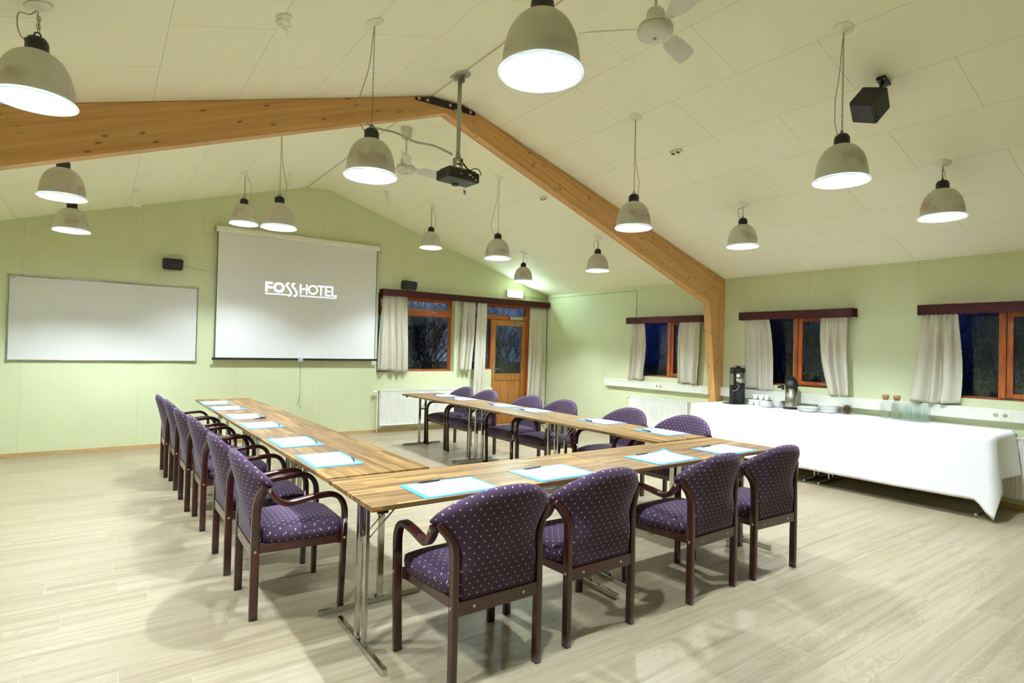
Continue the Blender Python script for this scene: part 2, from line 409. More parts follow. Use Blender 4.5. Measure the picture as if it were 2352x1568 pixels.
def tag(o, label=None, cat=None, group=None, kind=None):
    if label: o['label'] = label
    if cat: o['category'] = cat
    if group: o['group'] = group
    if kind: o['kind'] = kind
    return o
def thing(name, label, cat, loc=(0, 0, 0), rz=0, group=None):
    o = bpy.data.objects.new(name, None); COL.objects.link(o); o.location = loc; o.rotation_euler = (0, 0, rz); o.empty_display_size = .1
    return tag(o, label, cat, group)
def struct(o): o['kind'] = 'structure'; return o
KIDS = {}
def snap(o):
    KIDS[o.name] = [q for q in COL.objects if q.parent == o]
    for q in KIDS[o.name]: snap(q)
def copy_tree(o, parent=None):
    c = o.copy(); COL.objects.link(c); c.parent = parent
    for ch in KIDS[o.name]: copy_tree(ch, c)
    return c
def place(proto, state, label, loc, rz=0, group=None):
    # the first use moves the prototype itself, later ones copy it with its parts
    if not state.get('u'): snap(proto); o = proto; state['u'] = True
    else: o = copy_tree(proto)
    o.location = loc; o.rotation_euler = (0, 0, rz); tag(o, label, None, group)
    return o
def rect(w, h): return [(-w/2, -h/2), (w/2, -h/2), (w/2, h/2), (-w/2, h/2)]
def rrect(w, h, r=.3):
    r = min(w, h)*r; o = []
    for cx, cy, a0 in ((w/2-r, -h/2+r, -90), (w/2-r, h/2-r, 0), (-w/2+r, h/2-r, 90), (-w/2+r, -h/2+r, 180)):
        for k in range(4): a = R_(a0+30*k); o.append((cx+r*math.cos(a), cy+r*math.sin(a)))
    return o
def smooth_path(pts, n=6):
    P = [Vector(p) for p in pts]; o = []
    for i in range(len(P)-1):
        p0 = P[max(i-1, 0)]; p1 = P[i]; p2 = P[i+1]; p3 = P[min(i+2, len(P)-1)]
        for k in range(n):
            t = k/n
            o.append(.5*((2*p1)+(-p0+p2)*t+(2*p0-5*p1+4*p2-p3)*t*t+(-p0+3*p1-3*p2+p3)*t**3))
    o.append(P[-1]); return o
def zc(x):
    if x > 2.845: return 2.508+.3037*(RX-x)
    if x < 2.498: return 3.825-.2963*(2.498-x)
    return 3.825+.016*(x-2.498)/.347

# ================================================================== THE ROOM
T = .22
f = MB(); f.span((LX-T, BY-T, -.1), (RX+T, D+T, 0)); struct(f.build('floor', M['floor']))
def sweepwall(axis, s0, s1, p0, p1, top, holes, name, mat):
    cuts = sorted(set([s0, s1] + [h[0] for h in holes] + [h[1] for h in holes] + ([2.498, 2.845] if axis == 'y' else [])))
    cuts = [c for c in cuts if s0 <= c <= s1]
    mb = MB()
    for a, b in zip(cuts, cuts[1:]):
        zs = [0.0]; hs = sorted([h for h in holes if h[0] <= a+1e-6 and h[1] >= b-1e-6], key=lambda h: h[2])
        segs = []; z = 0.0
        for h in hs:
            if h[2] > z: segs.append((z, h[2]))
            z = h[3]
        for zz in segs: mb.prism([(a, zz[0]), (b, zz[0]), (b, zz[1]), (a, zz[1])], p0, p1, 0, axis)
        mb.prism([(a, z), (b, z), (b, top(b-1e-4)+.05), (a, top(a+1e-4)+.05)], p0, p1, 0, axis)
    return struct(mb.build(name, mat))
WB_HOLES = [(3.70, 5.16, 1.0, 2.30), (5.38, 5.97, 1.035, 2.27), (5.97, 6.86, 0.0, 2.27)]
sweepwall('y', LX-T, RX+T, D, D+T, zc, WB_HOLES, 'wall_back', M['wallB'])
WR_HOLES = [(5.36, 6.56, 1.04, 1.96), (3.30, 4.50, 1.04, 1.96), (1.08, 2.42, 1.04, 1.96)]
sweepwall('x', BY, D, RX, RX+T, lambda y: 2.51, WR_HOLES, 'wall_right', M['wallR'])
sweepwall('x', BY, D, LX-T, LX, lambda y: 2.51, [], 'wall_left', M['wallR'])
sweepwall('y', LX-T, RX+T, BY-T, BY, zc, [], 'wall_rear', M['wallB'])
def slab(x0, x1, name, mat):
    mb = MB(); a, b = zc(x0+1e-4), zc(x1-1e-4)
    mb.prism([(x0, a), (x1, b), (x1, b+.15), (x0, a+.15)], BY-T, D+T, 0, 'y'); return mb
cl = MB()
for x0, x1, mi in ((LX-T, 2.498, 0), (2.498, 2.845, 2), (2.845, RX+T, 1)):
    a, b = zc(x0+1e-4), zc(x1-1e-4)
    cl.prism([(x0, a), (x1, b), (x1, b+.15), (x0, a+.15)], BY-T, D+T, mi, 'y')
struct(cl.build('ceiling', [M['ceilL'], M['ceilR'], M['ceilF']]))
# cover strip along the ridge fold
g = MB(); g.tube([(2.498, BY, 3.823), (2.498, D, 3.823)], .006, 6); struct(g.build('trim_1', M['cable']))
# skirting
b = MB(); b.span((LX, D-.014, 0), (5.97, D, .05)); b.span((6.86, D-.014, 0), (RX, D, .05)); struct(b.build('baseboard_back', M['skirt']))
b = MB(); b.span((RX-.014, BY, 0), (RX, D-.014, .05)); struct(b.build('baseboard_right', M['skirt']))

# ------------------------------------------------------------------ portal frame (pine)
Y0, Y1 = 4.896, 5.005
pf = thing('portal_frame', 'laminated pine portal frame spanning the ceiling and running down the window wall', 'beam', (0, 0, 0))
def uvdir(dx, dz):
    def u(v, ff):
        a = v.x*dx+v.z*dz; c = -v.x*dz+v.z*dx
        return (a, c + (v.y if ff in (2, 3, 4, 5, 6) else 0))
    return u
sl = .368; n_ = math.hypot(1, sl)
XM = 2.66; ZA = 3.703
def bot(x): return ZA - sl*abs(x-XM)
XH = 6.905; XHl = 2*XM-XH
def rafter(poly, sg):
    mb = MB(); u = uvdir(1/n_, sg*sl/n_); mb.prism(poly, Y0, Y1, 0, 'y', u); return mb
e = .004
rafter([(XM, ZA), (XH, bot(XH)), (RX-.001, 2.40), (RX-.001, zc(RX)-e), (2.845, zc(2.845)-e), (XM, zc(XM)-e)], -1).build('rafter', M['beam'], pf)
rafter([(XM, ZA), (XM, zc(XM)-e), (2.498, zc(2.498)-e), (LX+.001, zc(LX)-e), (LX+.001, 2.40), (XHl, bot(XHl))], 1).build('rafter', M['beam'], pf)
def post(poly):
    mb = MB(); mb.prism(poly, Y0, Y1, 0, 'y', uvdir(0, 1)); return mb
post([(XH, bot(XH)), (7.165, 0.0), (RX-.001, 0.0), (RX-.001, 2.40)]).build('post', M['beam'], pf)
post([(XHl, bot(XHl)), (LX+.001, 2.40), (LX+.001, 0.0), (2*XM-7.165, 0.0)]).build('post', M['beam'], pf)
pl = MB(); pl.prism([(2.33, 3.742), (2.985, 3.758), (2.985, zc(2.985)-.012), (2.845, 3.818), (2.50, 3.812), (2.33, zc(2.33)-.012)], Y0-.008, Y0, 0, 'y')
pl = pl.build('steel_plate', M['blackm'], pf)
for bx, bz in ((2.365, 3.765), (2.455, 3.77), (2.70, 3.786), (2.93, 3.778)):
    q = MB(); q.lathe([(0, .012), (.008, .011), (.014, .004), (.016, 0), (0, 0)], 10, 0, Matrix.Translation((bx, Y0-.008, bz)) @ Matrix.Rotation(PI/2, 4, 'X'))
    q.build('bolt', M['screw'], pl)

# ------------------------------------------------------------------ windows and door
def pane(mb_a, mb_b, parent, name='pane'):
    q = MB(); q.span(mb_a, mb_b); return q.build(name, M['glass'], parent)
def framebox(mb, a0, a1, z0, z1, p0, p1, w_, axis='y', wb=None):
    wb = wb or w_
    sp_ = (lambda a, b, c, d: mb.span((a, p0, c), (b, p1, d), 0, .003)) if axis == 'y' else (lambda a, b, c, d: mb.span((p0, a, c), (p1, b, d), 0, .003))
    sp_(a0, a0+w_, z0, z1); sp_(a1-w_, a1, z0, z1); sp_(a0+w_, a1-w_, z0, z0+wb); sp_(a0+w_, a1-w_, z1-w_, z1)
YW = D+.13
w1 = struct(thing('window_1', 'tall orange wood window with a top light, behind the left part of the long pelmet', 'window'))
m1 = MB(); framebox(m1, 3.70, 5.16, 1.0, 2.30, YW, YW+.07, .035, 'y', .02); m1.span((3.735, YW-.01, 1.975), (5.125, YW+.06, 2.04), 0, .004)
m1.build('window_frame', M['frameh'], w1)
s1 = MB(); framebox(s1, 3.74, 5.12, 2.043, 2.262, YW-.02, YW+.03, .045, 'y'); s1 = s1.build('top_sash', M['frameh'], w1)
pane((3.78, YW+.005, 2.08), (5.08, YW+.011, 2.22), s1)
h1 = MB(); h1.span((4.70, YW-.035, 2.035), (4.84, YW-.02, 2.05), 0, .004); h1.span((4.75, YW-.03, 2.035), (4.77, YW-.01, 2.06)); h1.build('handle', M['alu'], s1)
s1 = MB(); framebox(s1, 3.736, 5.124, 1.021, 1.973, YW+.005, YW+.045, .016, 'y'); s1 = s1.build('glazing_bead', M['frameh'], w1)
pane((3.74, YW+.02, 1.03), (5.12, YW+.026, 1.965), w1)

YD = D+.03
d1 = struct(thing('door_1', 'oak glazed exit door with top light and narrow side light, right of the long pelmet middle', 'door'))
m1 = MB()
m1.span((6.79, YD, 0), (6.86, YD+.09, 2.27), 0, .003); m1.span((5.38, YD, 2.235), (6.79, YD+.09, 2.27), 0, .003)
m1.span((5.38, YD-.005, 1.985), (6.79, YD+.09, 2.04), 0, .003); m1.span((5.955, YD, 0.0), (6.0, YD+.09, 1.985), 0, .003)
m1.span((5.38, YD, 1.035), (5.955, YD+.09, 1.06), 0, .003); m1.span((5.38, YD, 1.06), (5.42, YD+.09, 2.235), 0, .003)
m1.span((6.0, YD, 0), (6.79, YD+.09, .02), 0, .003)
m1.build('door_frame', M['frame'], d1)
ts = MB(); framebox(ts, 5.42, 6.79, 2.043, 2.233, YD-.005, YD+.04, .022, 'y'); ts = ts.build('top_light', M['frameh'], d1); pane((5.45, YD+.02, 2.06), (6.76, YD+.026, 2.21), ts)
pane((5.42, YD+.04, 1.06), (5.955, YD+.046, 1.985), d1, 'side_pane')
lf = MB(); ya, yb = YD+.012, YD+.062
lf.span((6.003, ya, .02), (6.085, yb, 1.98), 0, .004); lf.span((6.70, ya, .02), (6.787, yb, 1.98), 0, .004)
lf.span((6.085, ya, 1.87), (6.70, yb, 1.98), 0, .003); lf.span((6.085, ya, .83), (6.70, yb, .955), 0, .003); lf.span((6.085, ya, .02), (6.70, yb, .16), 0, .003)
lf = lf.build('door_leaf', M['oak'], d1)
pn = MB()
for k in range(4):
    x0 = 6.087+k*.153; pn.span((x0, ya+.014, .16), (x0+.1505, yb-.014, .83), 0, .004)
pn.build('panel', M['oak'], lf)
pane((6.085, ya+.022, .955), (6.70, ya+.028, 1.87), lf)
hd = MB(); hd.tube([(6.04, ya, 1.04), (6.04, ya-.05, 1.04), (6.05, ya-.058, 1.04), (6.15, ya-.058, 1.04)], .009, 8, 0, False, (0, 0, 1))
hd.span((6.022, ya-.006, .98), (6.058, ya, 1.20), 0, .004); hd.lathe([(0, .02), (.013, .02), (.013, 0), (0, 0)], 12, 0, Matrix.Translation((6.04, ya-.006, 1.17)) @ Matrix.Rotation(PI/2, 4, 'X'))
hd.build('door_handle', M['alu'], lf)
dc = MB(); dc.span((6.36, YD-.055, 1.99), (6.66, YD-.006, 2.045), 0, .008); dc.span((6.50, YD-.05, 1.945), (6.52, YD-.03, 1.99)); dc.tube([(6.51, YD-.04, 1.945), (6.70, YD-.06, 1.935)], .007, 6); dc.tube([(6.70, YD-.06, 1.935), (6.50, YD-.01, 1.93)], .007, 6)
dc.build('door_closer', M['grey'], d1)

XW = RX+.10
def side_window(name, y0, y1, ym, lab):
    w_ = struct(thing(name, lab, 'window'))
    m_ = MB(); framebox(m_, y0, y1, 1.04, 1.96, XW, XW+.07, .035, 'x', .02)
    m_.span((XW-.03, ym-.005, 1.06), (XW+.07, ym+.055, 1.925), 0, .003)
    m_.build('window_frame', M['frame'], w_)
    s_ = MB(); a0, a1 = y0+.037, ym-.007
    framebox(s_, a0, a1, 1.062, 1.923, XW-.02, XW+.035, .05, 'x', .045); s_ = s_.build('sash', M['frame'], w_)
    pane((XW+.01, a0+.04, 1.10), (XW+.016, a1-.04, 1.88), s_)
    h_ = MB(); h_.span((XW-.045, (a0+a1)/2-.17, 1.075), (XW-.02, (a0+a1)/2-.05, 1.092), 0, .004); h_.build('handle', M['alu'], s_)
    pane((XW+.02, ym+.055, 1.062), (XW+.026, y1-.035, 1.925), w_)
    return w_
side_window('window_2', 5.36, 6.56, 5.90, 'small two-light window nearest the corner, on the long side wall')
side_window('window_3', 3.30, 4.50, 3.865, 'two-light window behind the coffee dispensers and plates')
side_window('window_4', 1.08, 2.42, 1.765, 'window at the right edge of the photo, cut by the frame')

# ------------------------------------------------------------------ pelmets
def pelmet(name, a0, a1, z0, z1, p, wall, axis, label, sc=.042):
    t = thing(name, label, 'pelmet', (0, 0, 0))
    def poly(x0, x1):
        n = max(2, round((x1-x0)/sc)); pts = []
        for i in range(n):
            for k in range(5):
                u = k/5; pts.append((x0+(x1-x0)*(i+u)/n, z0-.010*math.sin(PI*u)))
        pts.append((x1, z0)); return pts + [(x1, z1), (x0, z1)]
    mb = MB(); mb.prism(poly(a0, a1), p, p+.014, 0, axis); mb.build('front_board', M['pelmet'], t)
    for e0, e1 in ((a0, a0+.014), (a1-.014, a1)):
        mb = MB()
        if axis == 'y': mb.span((e0, p+.0145, z0), (e1, wall-.001, z1))
        else: mb.span((p+.0145, e0, z0), (wall-.001, e1, z1))
        mb.build('side_board', M['pelmet'], t)
    mb = MB()
    if axis == 'y': mb.span((a0+.015, p+.0145, z1-.022), (a1-.015, wall-.001, z1-.008))
    else: mb.span((p+.0145, a0+.015, z1-.022), (wall-.001, a1-.015, z1-.008))
    mb.build('top_board', M['pelmet'], t)
    return t
pelmet('pelmet', 3.715, 7.235, 2.262, 2.363, D-.15, D, 'y', 'long maroon pelmet over the back window and the exit door')
pelmet('pelmet', 5.185, 6.652, 1.900, 1.995, RX-.14, RX, 'x', 'short maroon pelmet over the small window nearest the corner')
pelmet('pelmet', 3.115, 4.575, 1.906, 2.006, RX-.14, RX, 'x', 'maroon pelmet over the window behind the coffee dispensers')
pelmet('pelmet', .99, 2.458, 1.906, 2.008, RX-.14, RX, 'x', 'maroon pelmet running out of the photo at the right edge')

# ------------------------------------------------------------------ curtains
def curtain(label, wall, axis, tl, tr, bl, br, zt, zb, nf, seed, amp=.026, group=None, mid=None, off=.066):
    rnd = random.Random(seed); mb = MB(); nu, nv = nf*12, 26
    ph = [rnd.uniform(-.6, .6) for _ in range(nf+2)]; am = [rnd.uniform(.55, 1.15) for _ in range(nf+2)]
    vs = []
    for j in range(nv+1):
        v = j/nv; a = tl+(bl-tl)*v; b = tr+(br-tr)*v
        if mid:   # bulge of both edges half way down
            a += mid[0]*math.sin(PI*v)**1.2; b += mid[1]*math.sin(PI*v)**1.2
        for i in range(nu+1):
            u = i/nu; z = zt+(zb-zt+.012*math.sin(5*u+seed))*v; k = u*nf; i0 = int(min(k, nf-1)); am_ = am[i0]*(1-(k-i0))+am[i0+1]*(k-i0)
            w1_ = math.sin(2*PI*(k + .10*ph[i0]*v))
            kl = u*nf*.52 + .18*math.sin(2.5*u*PI+seed) + .06*math.sin(4*v+seed)
            w2_ = math.sin(2*PI*kl+seed)
            g_ = min(1, v*2.6)
            dep = amp*((1-g_)*.45*am_*w1_ + g_*(1.25*math.copysign(abs(w2_)**.75, w2_) + .22*am_*w1_*(1-.6*v)))
            s_ = a+(b-a)*u + .004*math.sin(7*v+3*u+seed)
            p = wall-off+dep
            vs.append((s_, p, z) if axis == 'y' else (p, s_, z))
    fs = []
    for j in range(nv):
        for i in range(nu):
            q = j*(nu+1)+i; fs.append((q, q+1, q+nu+2, q+nu+1))
    mb.add(vs, fs, 0, True); o = mb.build('curtain', M['curtain'])
    md = o.modifiers.new('thick', 'SOLIDIFY'); md.thickness = .003
    return tag(o, label, 'curtain', group)
G = 'linen curtains'
curtain('short linen curtain at the left end of the long pelmet, beside the projection screen', D, 'y', 3.75, 4.19, 3.69, 4.25, 2.29, 1.01, 8, 1, group=G)
curtain('short linen curtain overlapping a long one between window and exit door', D, 'y', 5.30, 5.55, 5.235, 5.47, 2.285, 1.01, 5, 2, group=G, off=.070, amp=.026)
curtain('long linen curtain falling to the floor left of the exit door', D, 'y', 5.56, 5.76, 5.48, 5.76, 2.285, .02, 4, 3, group=G, off=.120, amp=.013)
curtain('long linen curtain falling to the floor in the corner, right of the exit door', D, 'y', 6.83, 7.21, 6.745, 7.20, 2.285, .02, 6, 4, group=G, off=.06)
GR = 'linen curtains'
curtain('linen curtain left of the small window nearest the corner', RX, 'x', 6.58, 6.31, 6.64, 6.34, 1.93, .972, 5, 5, group=G, mid=(0, -.03))
curtain('linen curtain right of the small window nearest the corner, by the pine post', RX, 'x', 5.62, 5.25, 5.62, 5.27, 1.93, .972, 5, 6, group=G, mid=(.02, -.02))
curtain('linen curtain behind the tall black coffee dispenser', RX, 'x', 4.54, 4.19, 4.55, 4.13, 1.94, .972, 6, 7, group=G, mid=(0, -.03), amp=.018, off=.050)
curtain('linen curtain right of the dispensers, its inner edge bulging over the window', RX, 'x', 3.50, 3.20, 3.40, 3.165, 1.94, .972, 5, 8, group=G, mid=(.06, 0))
curtain('wide linen curtain behind the glass carafes and tumblers', RX, 'x', 2.425, 2.12, 2.53, 2.09, 1.94, .974, 6, 9, group=G, mid=(0, -.02), amp=.028, off=.072)

# ================================================================== PENDANT LAMPS
PROF = [(.044, -.094), (.060, -.099), (.080, -.110), (.100, -.128), (.117, -.151), (.131, -.180), (.141, -.213), (.148, -.250), (.152, -.290), (.1535, -.318)]
def chain_mesh(mb, x, y, z0, z1, up=False):
    n = max(1, round((z1-z0)/.021)); st = (z1-z0)/n
    for i in range(n):
        c = z0+st*(i+.5); pts = []
        for k in range(8):
            a = 2*PI*k/8; u = .0048*math.cos(a); v = (st*.5+.0035)*math.sin(a)
            pts.append((x+u, y, c+v) if i % 2 else (x, y+u, c+v))
        mb.tube(pts, .0013, 4, 0, True, (.3, .2, .1))
def lamp_proto():
    t = thing('pendant_lamp', 'x', 'lamp')
    m = MB(); m.lathe([(0, -.020), (.018, -.0215), (.034, -.029), (.043, -.042), (.046, -.058), (.046, -.092), (.0485, -.094), (.0485, -.100), (.043, -.101)], 28)
    m.lathe([(0, .0), (.008, .0), (.008, -.014), (0, -.014)], 8, 0, Matrix.Translation((-.047, 0, -.046)) @ Matrix.Rotation(-PI/2, 4, 'Y'))
    lp = [(.013*math.cos(a), 0, -.018+.018*math.sin(a)) for a in [R_(q) for q in range(0, 181, 20)]]
    m.tube([(.015, 0, -.026)]+lp+[(-.015, 0, -.026)], .0032, 6, 0, False, (0, 1, 0))
    m.build('cap', M['black'], t)
    sh = MB(); sh.lathe(PROF, 48, 0)
    sh.lathe([(r-.003, z-.001) for r, z in PROF][::-1], 48, 1)
    sh = sh.build('shade', [M['shade'], M['shade_in']], t, fixn=False)
    rm = MB(); rm.lathe([(.1495, -.316), (.154, -.314), (.158, -.320), (.166, -.323), (.1675, -.328), (.166, -.333), (.161, -.335), (.156, -.331), (.1495, -.326), (.1495, -.316)], 48)
    rm.build('rim', M['rim'], t)
    bm_ = MB(); bm_.lathe([(0, -.224), (.014, -.219), (.023, -.208), (.026, -.195), (.023, -.181), (.014, -.163), (.013, -.150), (0, -.150)], 14)
    bm_.build('bulb', M['bulb'], t)
    so = MB(); so.lathe([(.015, -.150), (.019, -.149), (.019, -.101), (.0, -.101)], 14); so.build('socket', M['white'], t)
    return t
LAMPS = [ # x, y, hook z, cable side, label
 (-.283, 3.516, 2.873, -1, 'frosted dome pendant lamp in the top left corner, cut by the left edge'),
 (-.280, 5.790, 2.873, -1, 'frosted pendant lamp at the left just below the pine beam, brown scorch on its shade'),
 (-.280, 7.530, 2.873, -1, 'frosted pendant lamp farthest left, hanging over the whiteboard'),
 (1.361, 7.514, 3.188, 1, 'left and higher of two pendant lamps hanging before the projection screen'),
 (1.361, 5.790, 2.868, 1, 'right and larger of two pendant lamps before the projection screen'),
 (1.358, 3.472, 2.829, -1, 'frosted dome pendant lamp left of the projector, hanging below the pine beam'),
 (1.362, 1.750, 2.836, -1, 'largest frosted dome pendant lamp at top centre, its cap cut by the top edge'),
 (3.843, 3.537, 2.866, 1, 'frosted pendant lamp in front of the right arm of the pine beam'),
 (3.903, 7.546, 3.214, 1, 'small high pendant lamp nearest the gable wall, right of the projector'),
 (3.907, 5.794, 2.859, -1, 'pendant lamp on a long chain between the beam and the exit sign'),
 (5.600, 7.533, 2.871, 1, 'smallest pendant lamp, hanging just above the lit exit sign'),
 (5.595, 5.796, 2.875, -1, 'small short-chained pendant lamp left of the lower beam, brown scorch on its shade'),
 (5.527, 3.533, 2.908, -1, 'short-chained pendant lamp directly right of the beam above the pelmets'),
 (3.827, 1.757, 2.885, -1, 'large long-chained pendant lamp left of and below the ceiling loudspeaker'),
 (5.524, 1.747, 2.910, 1, 'short-chained pendant lamp at the far right, brown scorch low on its shade'),
 (-.283, 1.757, 2.880, -1, 'frosted pendant lamp outside the left edge of the photo'),
]
LP = lamp_proto(); lst = {}
for i, (x, y, hz, cs, lab) in enumerate(LAMPS):
    cz_ = zc(x); o = place(LP, lst, lab, (x, y, hz), (i*1.7) % 6.28 if 0 else 0, 'frosted dome pendant lamps')
    slope = -.3037 if x > 2.6 else .2963
    H = cz_-hz
    cp = MB(); cp.lathe([(0, -.024), (.008, -.023), (.013, -.013), (.050, -.009), (.057, -.005), (.058, -.001), (0, -.001)], 28, 0, Matrix.Translation((0, 0, H)) @ Matrix.Rotation(-math.atan(slope), 4, 'Y'))
    cp.build('canopy', M['canopy'], o)
    ch = MB(); chain_mesh(ch, 0, 0, 0.0, H-.03)
    if H < .35: chain_mesh(ch, .006, .004, .0, H-.05)
    ch.build('chain', M['chain'], o)
    s = cs
    cb = MB(); q = 1.0 if s < 0 else .62
    if H > .35: pts = [(.003*s, 0, H-.028), (.010*s, .005, H-.12), (.026*s*q, .01, H*.55), (.070*s*q, .01, H*.30), (.098*s*q, 0, .10), (.095*s*q, 0, .02), (.062*s, 0, -.034), (.050*s, 0, -.046)]
    else: pts = [(.006*s, 0, H-.026), (.03*s, .005, H-.05), (.07*s, .01, H*.5+.01), (.074*s, .005, .015), (.062*s, 0, -.03), (.050*s, 0, -.046)]
    cb.tube(smooth_path(pts), .0032, 6); cb.build('cable', M['cable'], o)

# ================================================================== CEILING FANS
def fan_proto():
    t = thing('ceiling_fan', 'x', 'fan')
    m = MB(); m.lathe([(0, -.012), (.064, -.014), (.066, -.02), (.060, -.06), (.053, -.118), (.046, -.130), (.015, -.134), (0, -.134)], 28); m.build('canopy', M['fanwhite'], t)
    m = MB(); m.lathe([(.026, -.001), (.03, -.002), (.03, -.012), (0, -.012)], 12); m.build('ceiling_hook', M['black'], t)
    m = MB(); m.tube([(0, 0, -.13), (0, 0, -.335)], .010, 10, 0, False, (1, 0, 0)); m.build('rod', M['fanwhite'], t)
    h = MB(); h.lathe([(.011, -.325), (.016, -.332), (.044, -.338), (.053, -.350), (.061, -.418), (.080, -.424), (.098, -.434), (.104, -.446), (.104, -.449)], 32)
    h.lathe([(.104, -.452), (.108, -.456), (.108, -.478), (.100, -.495), (.075, -.506), (.03, -.511), (0, -.511)], 32)
    h = h.build('motor_housing', M['fanwhite'], t)
    e = MB(); e.lathe([(.0165, -.5125), (.0185, -.5125)], 24, 0, Matrix.Translation((0, 0, 0)))
    e.tube([(-.009, -.004, -.5125), (0, .007, -.5125), (.004, -.005, -.5125), (.010, .004, -.5125)], .0022, 4); e.build('emblem', M['black'], h)
    s = MB(); s.lathe([(.1005, -.4485), (.1005, -.4525)], 32); s.build('gap_ring', M['black'], h)
    for k in range(3):
        Mx = Matrix.Rotation(R_(120*k), 4, 'Z') @ Matrix.Translation((0, 0, -.452)) @ Matrix.Rotation(R_(-30), 4, 'X')
        b = MB(); n = 14; vs = []
        out_ = [(.175, .035), (.20, .052), (.30, .060), (.40, .062), (.445, .058), (.458, .045), (.462, 0)]
        poly = [(x_, y_) for x_, y_ in out_] + [(x_, -y_) for x_, y_ in out_[::-1][1:]]
        kk = len(poly)
        cv = lambda x_, y_: .010*(y_/.06)**2
        vs = [Mx @ Vector((x_, y_, cv(x_, y_))) for x_, y_ in poly] + [Mx @ Vector((x_, y_, cv(x_, y_)+.003)) for x_, y_ in poly]
        b.add(vs, [tuple(range(kk))[::-1], tuple(range(kk, 2*kk))] + [(i, (i+1) % kk, kk+(i+1) % kk, kk+i) for i in range(kk)])
        b = b.build('blade', M['fanwhite'], t)
        br = MB(); br.prism([(.098, -.016), (.19, -.040), (.20, 0), (.19, .040), (.098, .016)], .004, .008, 0, 'z')
        br.v = [tuple(Mx @ Vector(q)) for q in br.v]; br.build('blade_bracket', M['fanwhite'], b)
    return t
FP = fan_proto(); fst = {}
place(FP, fst, 'white three-bladed ceiling fan at the top, right of the largest lamp', (2.67, 2.315, 3.84), R_(13), 'ceiling fans')
place(FP, fst, 'white three-bladed ceiling fan behind the beam, partly hidden by the projector', (2.67, 5.805, 3.842), R_(5), 'ceiling fans')

# ================================================================== PROJECTOR
pj = thing('projector', 'black projector with cables hanging from the ridge on a grey pole mount', 'projector', (2.49, 4.346, 3.836))
def P_(x, y, z): return (x-2.49, y-4.346, z-3.836)
m = MB(); m.lathe([(0, -.006), (.092, -.006), (.095, -.003), (.095, 0), (0, 0)], 32, 0, Matrix.Translation((0, 0, -.019)) @ Matrix.Rotation(R_(-8), 4, 'Y'))
m.span((-.034, -.03, -.082), (-.029, .03, -.022)); m.span((.029, -.03, -.082), (.034, .03, -.022)); m.tube([(-.04, 0, -.06), (.04, 0, -.06)], .008, 8); m.build('ceiling_plate', M['grey'], pj)
m = MB(); m.tube([(0, 0, -.045), (0, 0, -.72)], .0185, 16, 0, False, (1, 0, 0)); m.tube([(0, 0, -.335), (0, 0, -.36)], .024, 16, 0, False, (1, 0, 0)); m.span((-.045, -.012, -.355), (-.02, .012, -.335), 0, .003); m.build('pole', M['grey'], pj)
m = MB(); m.tube([(0, 0, -.715), (0, 0, -.755)], .022, 14, 0, False, (1, 0, 0)); m.span((-.036, -.03, -.845), (-.030, .03, -.755), 0, .002); m.span((.030, -.03, -.845), (.036, .03, -.755), 0, .002)
m.span((-.036, -.03, -.765), (.036, .03, -.755)); m.tube([(-.044, 0, -.80), (.044, 0, -.80)], .009, 8); m.span((-.08, -.06, -.862), (.10, .06, -.85), 0, .002); m.build('tilt_bracket', M['grey'], pj)
rz = R_(4)
Mp = Matrix.Translation((-.002, -.01, -.922)) @ Matrix.Rotation(rz, 4, 'Z')
m = MB(); m.box((0, 0, 0), (.32, .205, .085), 0, Mp, .012); m.box((0, 0, .050), (.28, .16, .018), 0, Mp, .006)
m.lathe([(0, -.014), (.030, -.012), (.034, 0), (0, 0)], 20, 0, Mp @ Matrix.Translation((.02, .07, -.042)))
body = m.build('body', M['proj'], pj)
m = MB(); m.box((0, -.1035, .002), (.285, .003, .060), 0, Mp); m.build('connector_panel', M['black'], body)
m = MB()
for k in range(9): m.box((-.1605, -.07+k*.0175, .003), (.003, .006, .05), 0, Mp)
m.build('side_vent', M['black'], body)
m = MB(); m.box((.055, -.1062, .010), (.028, .003, .014), 0, Mp); m.box((-.045, -.1062, .004), (.008, .003, .008), 0, Mp); m.box((-.03, -.1062, .004), (.008, .003, .008), 0, Mp); m.box((.085, -.1062, -.004), (.012, .003, .010), 0, Mp); m.box((.118, -.1062, -.020), (.016, .003, .012), 0, Mp); m.build('ports', M['screw'], body)
m = MB(); m.lathe([(0, -.002), (.003, -.002), (.003, 0), (0, 0)], 8, 0, Mp @ Matrix.Translation((.10, -.05, -.0425))); m.build('status_light', M['led'], body)
m = MB(); m.lathe([(0, .0012), (.024, .0012), (.026, 0), (.024, -.0012), (0, -.0012)], 28, 0, Mp @ Matrix.Translation((.115, .06, -.095)) @ Matrix.Rotation(R_(80), 4, 'X') @ Matrix.Rotation(R_(25), 4, 'Y')); m.tube([tuple(Mp @ Vector((.115, .06, -.042))), tuple(Mp @ Vector((.115, .06, -.07)))], .0012, 5)
m.build('hanging_tag', M['pocket'], pj)
m = MB(); m.box((.115, .055, -.093), (.013, .002, .013), 0, Mp, .0008); m.build('tag_mark', M['black'], pj)
m = MB()
m.tube(smooth_path([P_(2.497, 4.36, 3.12), P_(2.52, 4.33, 3.06), P_(2.555, 4.29, 2.99), P_(2.565, 4.245, 2.965), P_(2.57, 4.225, 2.935)]), .007, 8)
m.tube(smooth_path([P_(2.565, 4.245, 2.97), P_(2.60, 4.235, 2.99), P_(2.64, 4.225, 2.975), P_(2.652, 4.222, 2.935)]), .004, 6)
m.tube(smooth_path([P_(2.565, 4.245, 2.965), P_(2.53, 4.225, 2.945), P_(2.49, 4.222, 2.93)]), .003, 6)
m.build('lead', M['black'], pj)
cb = MB()
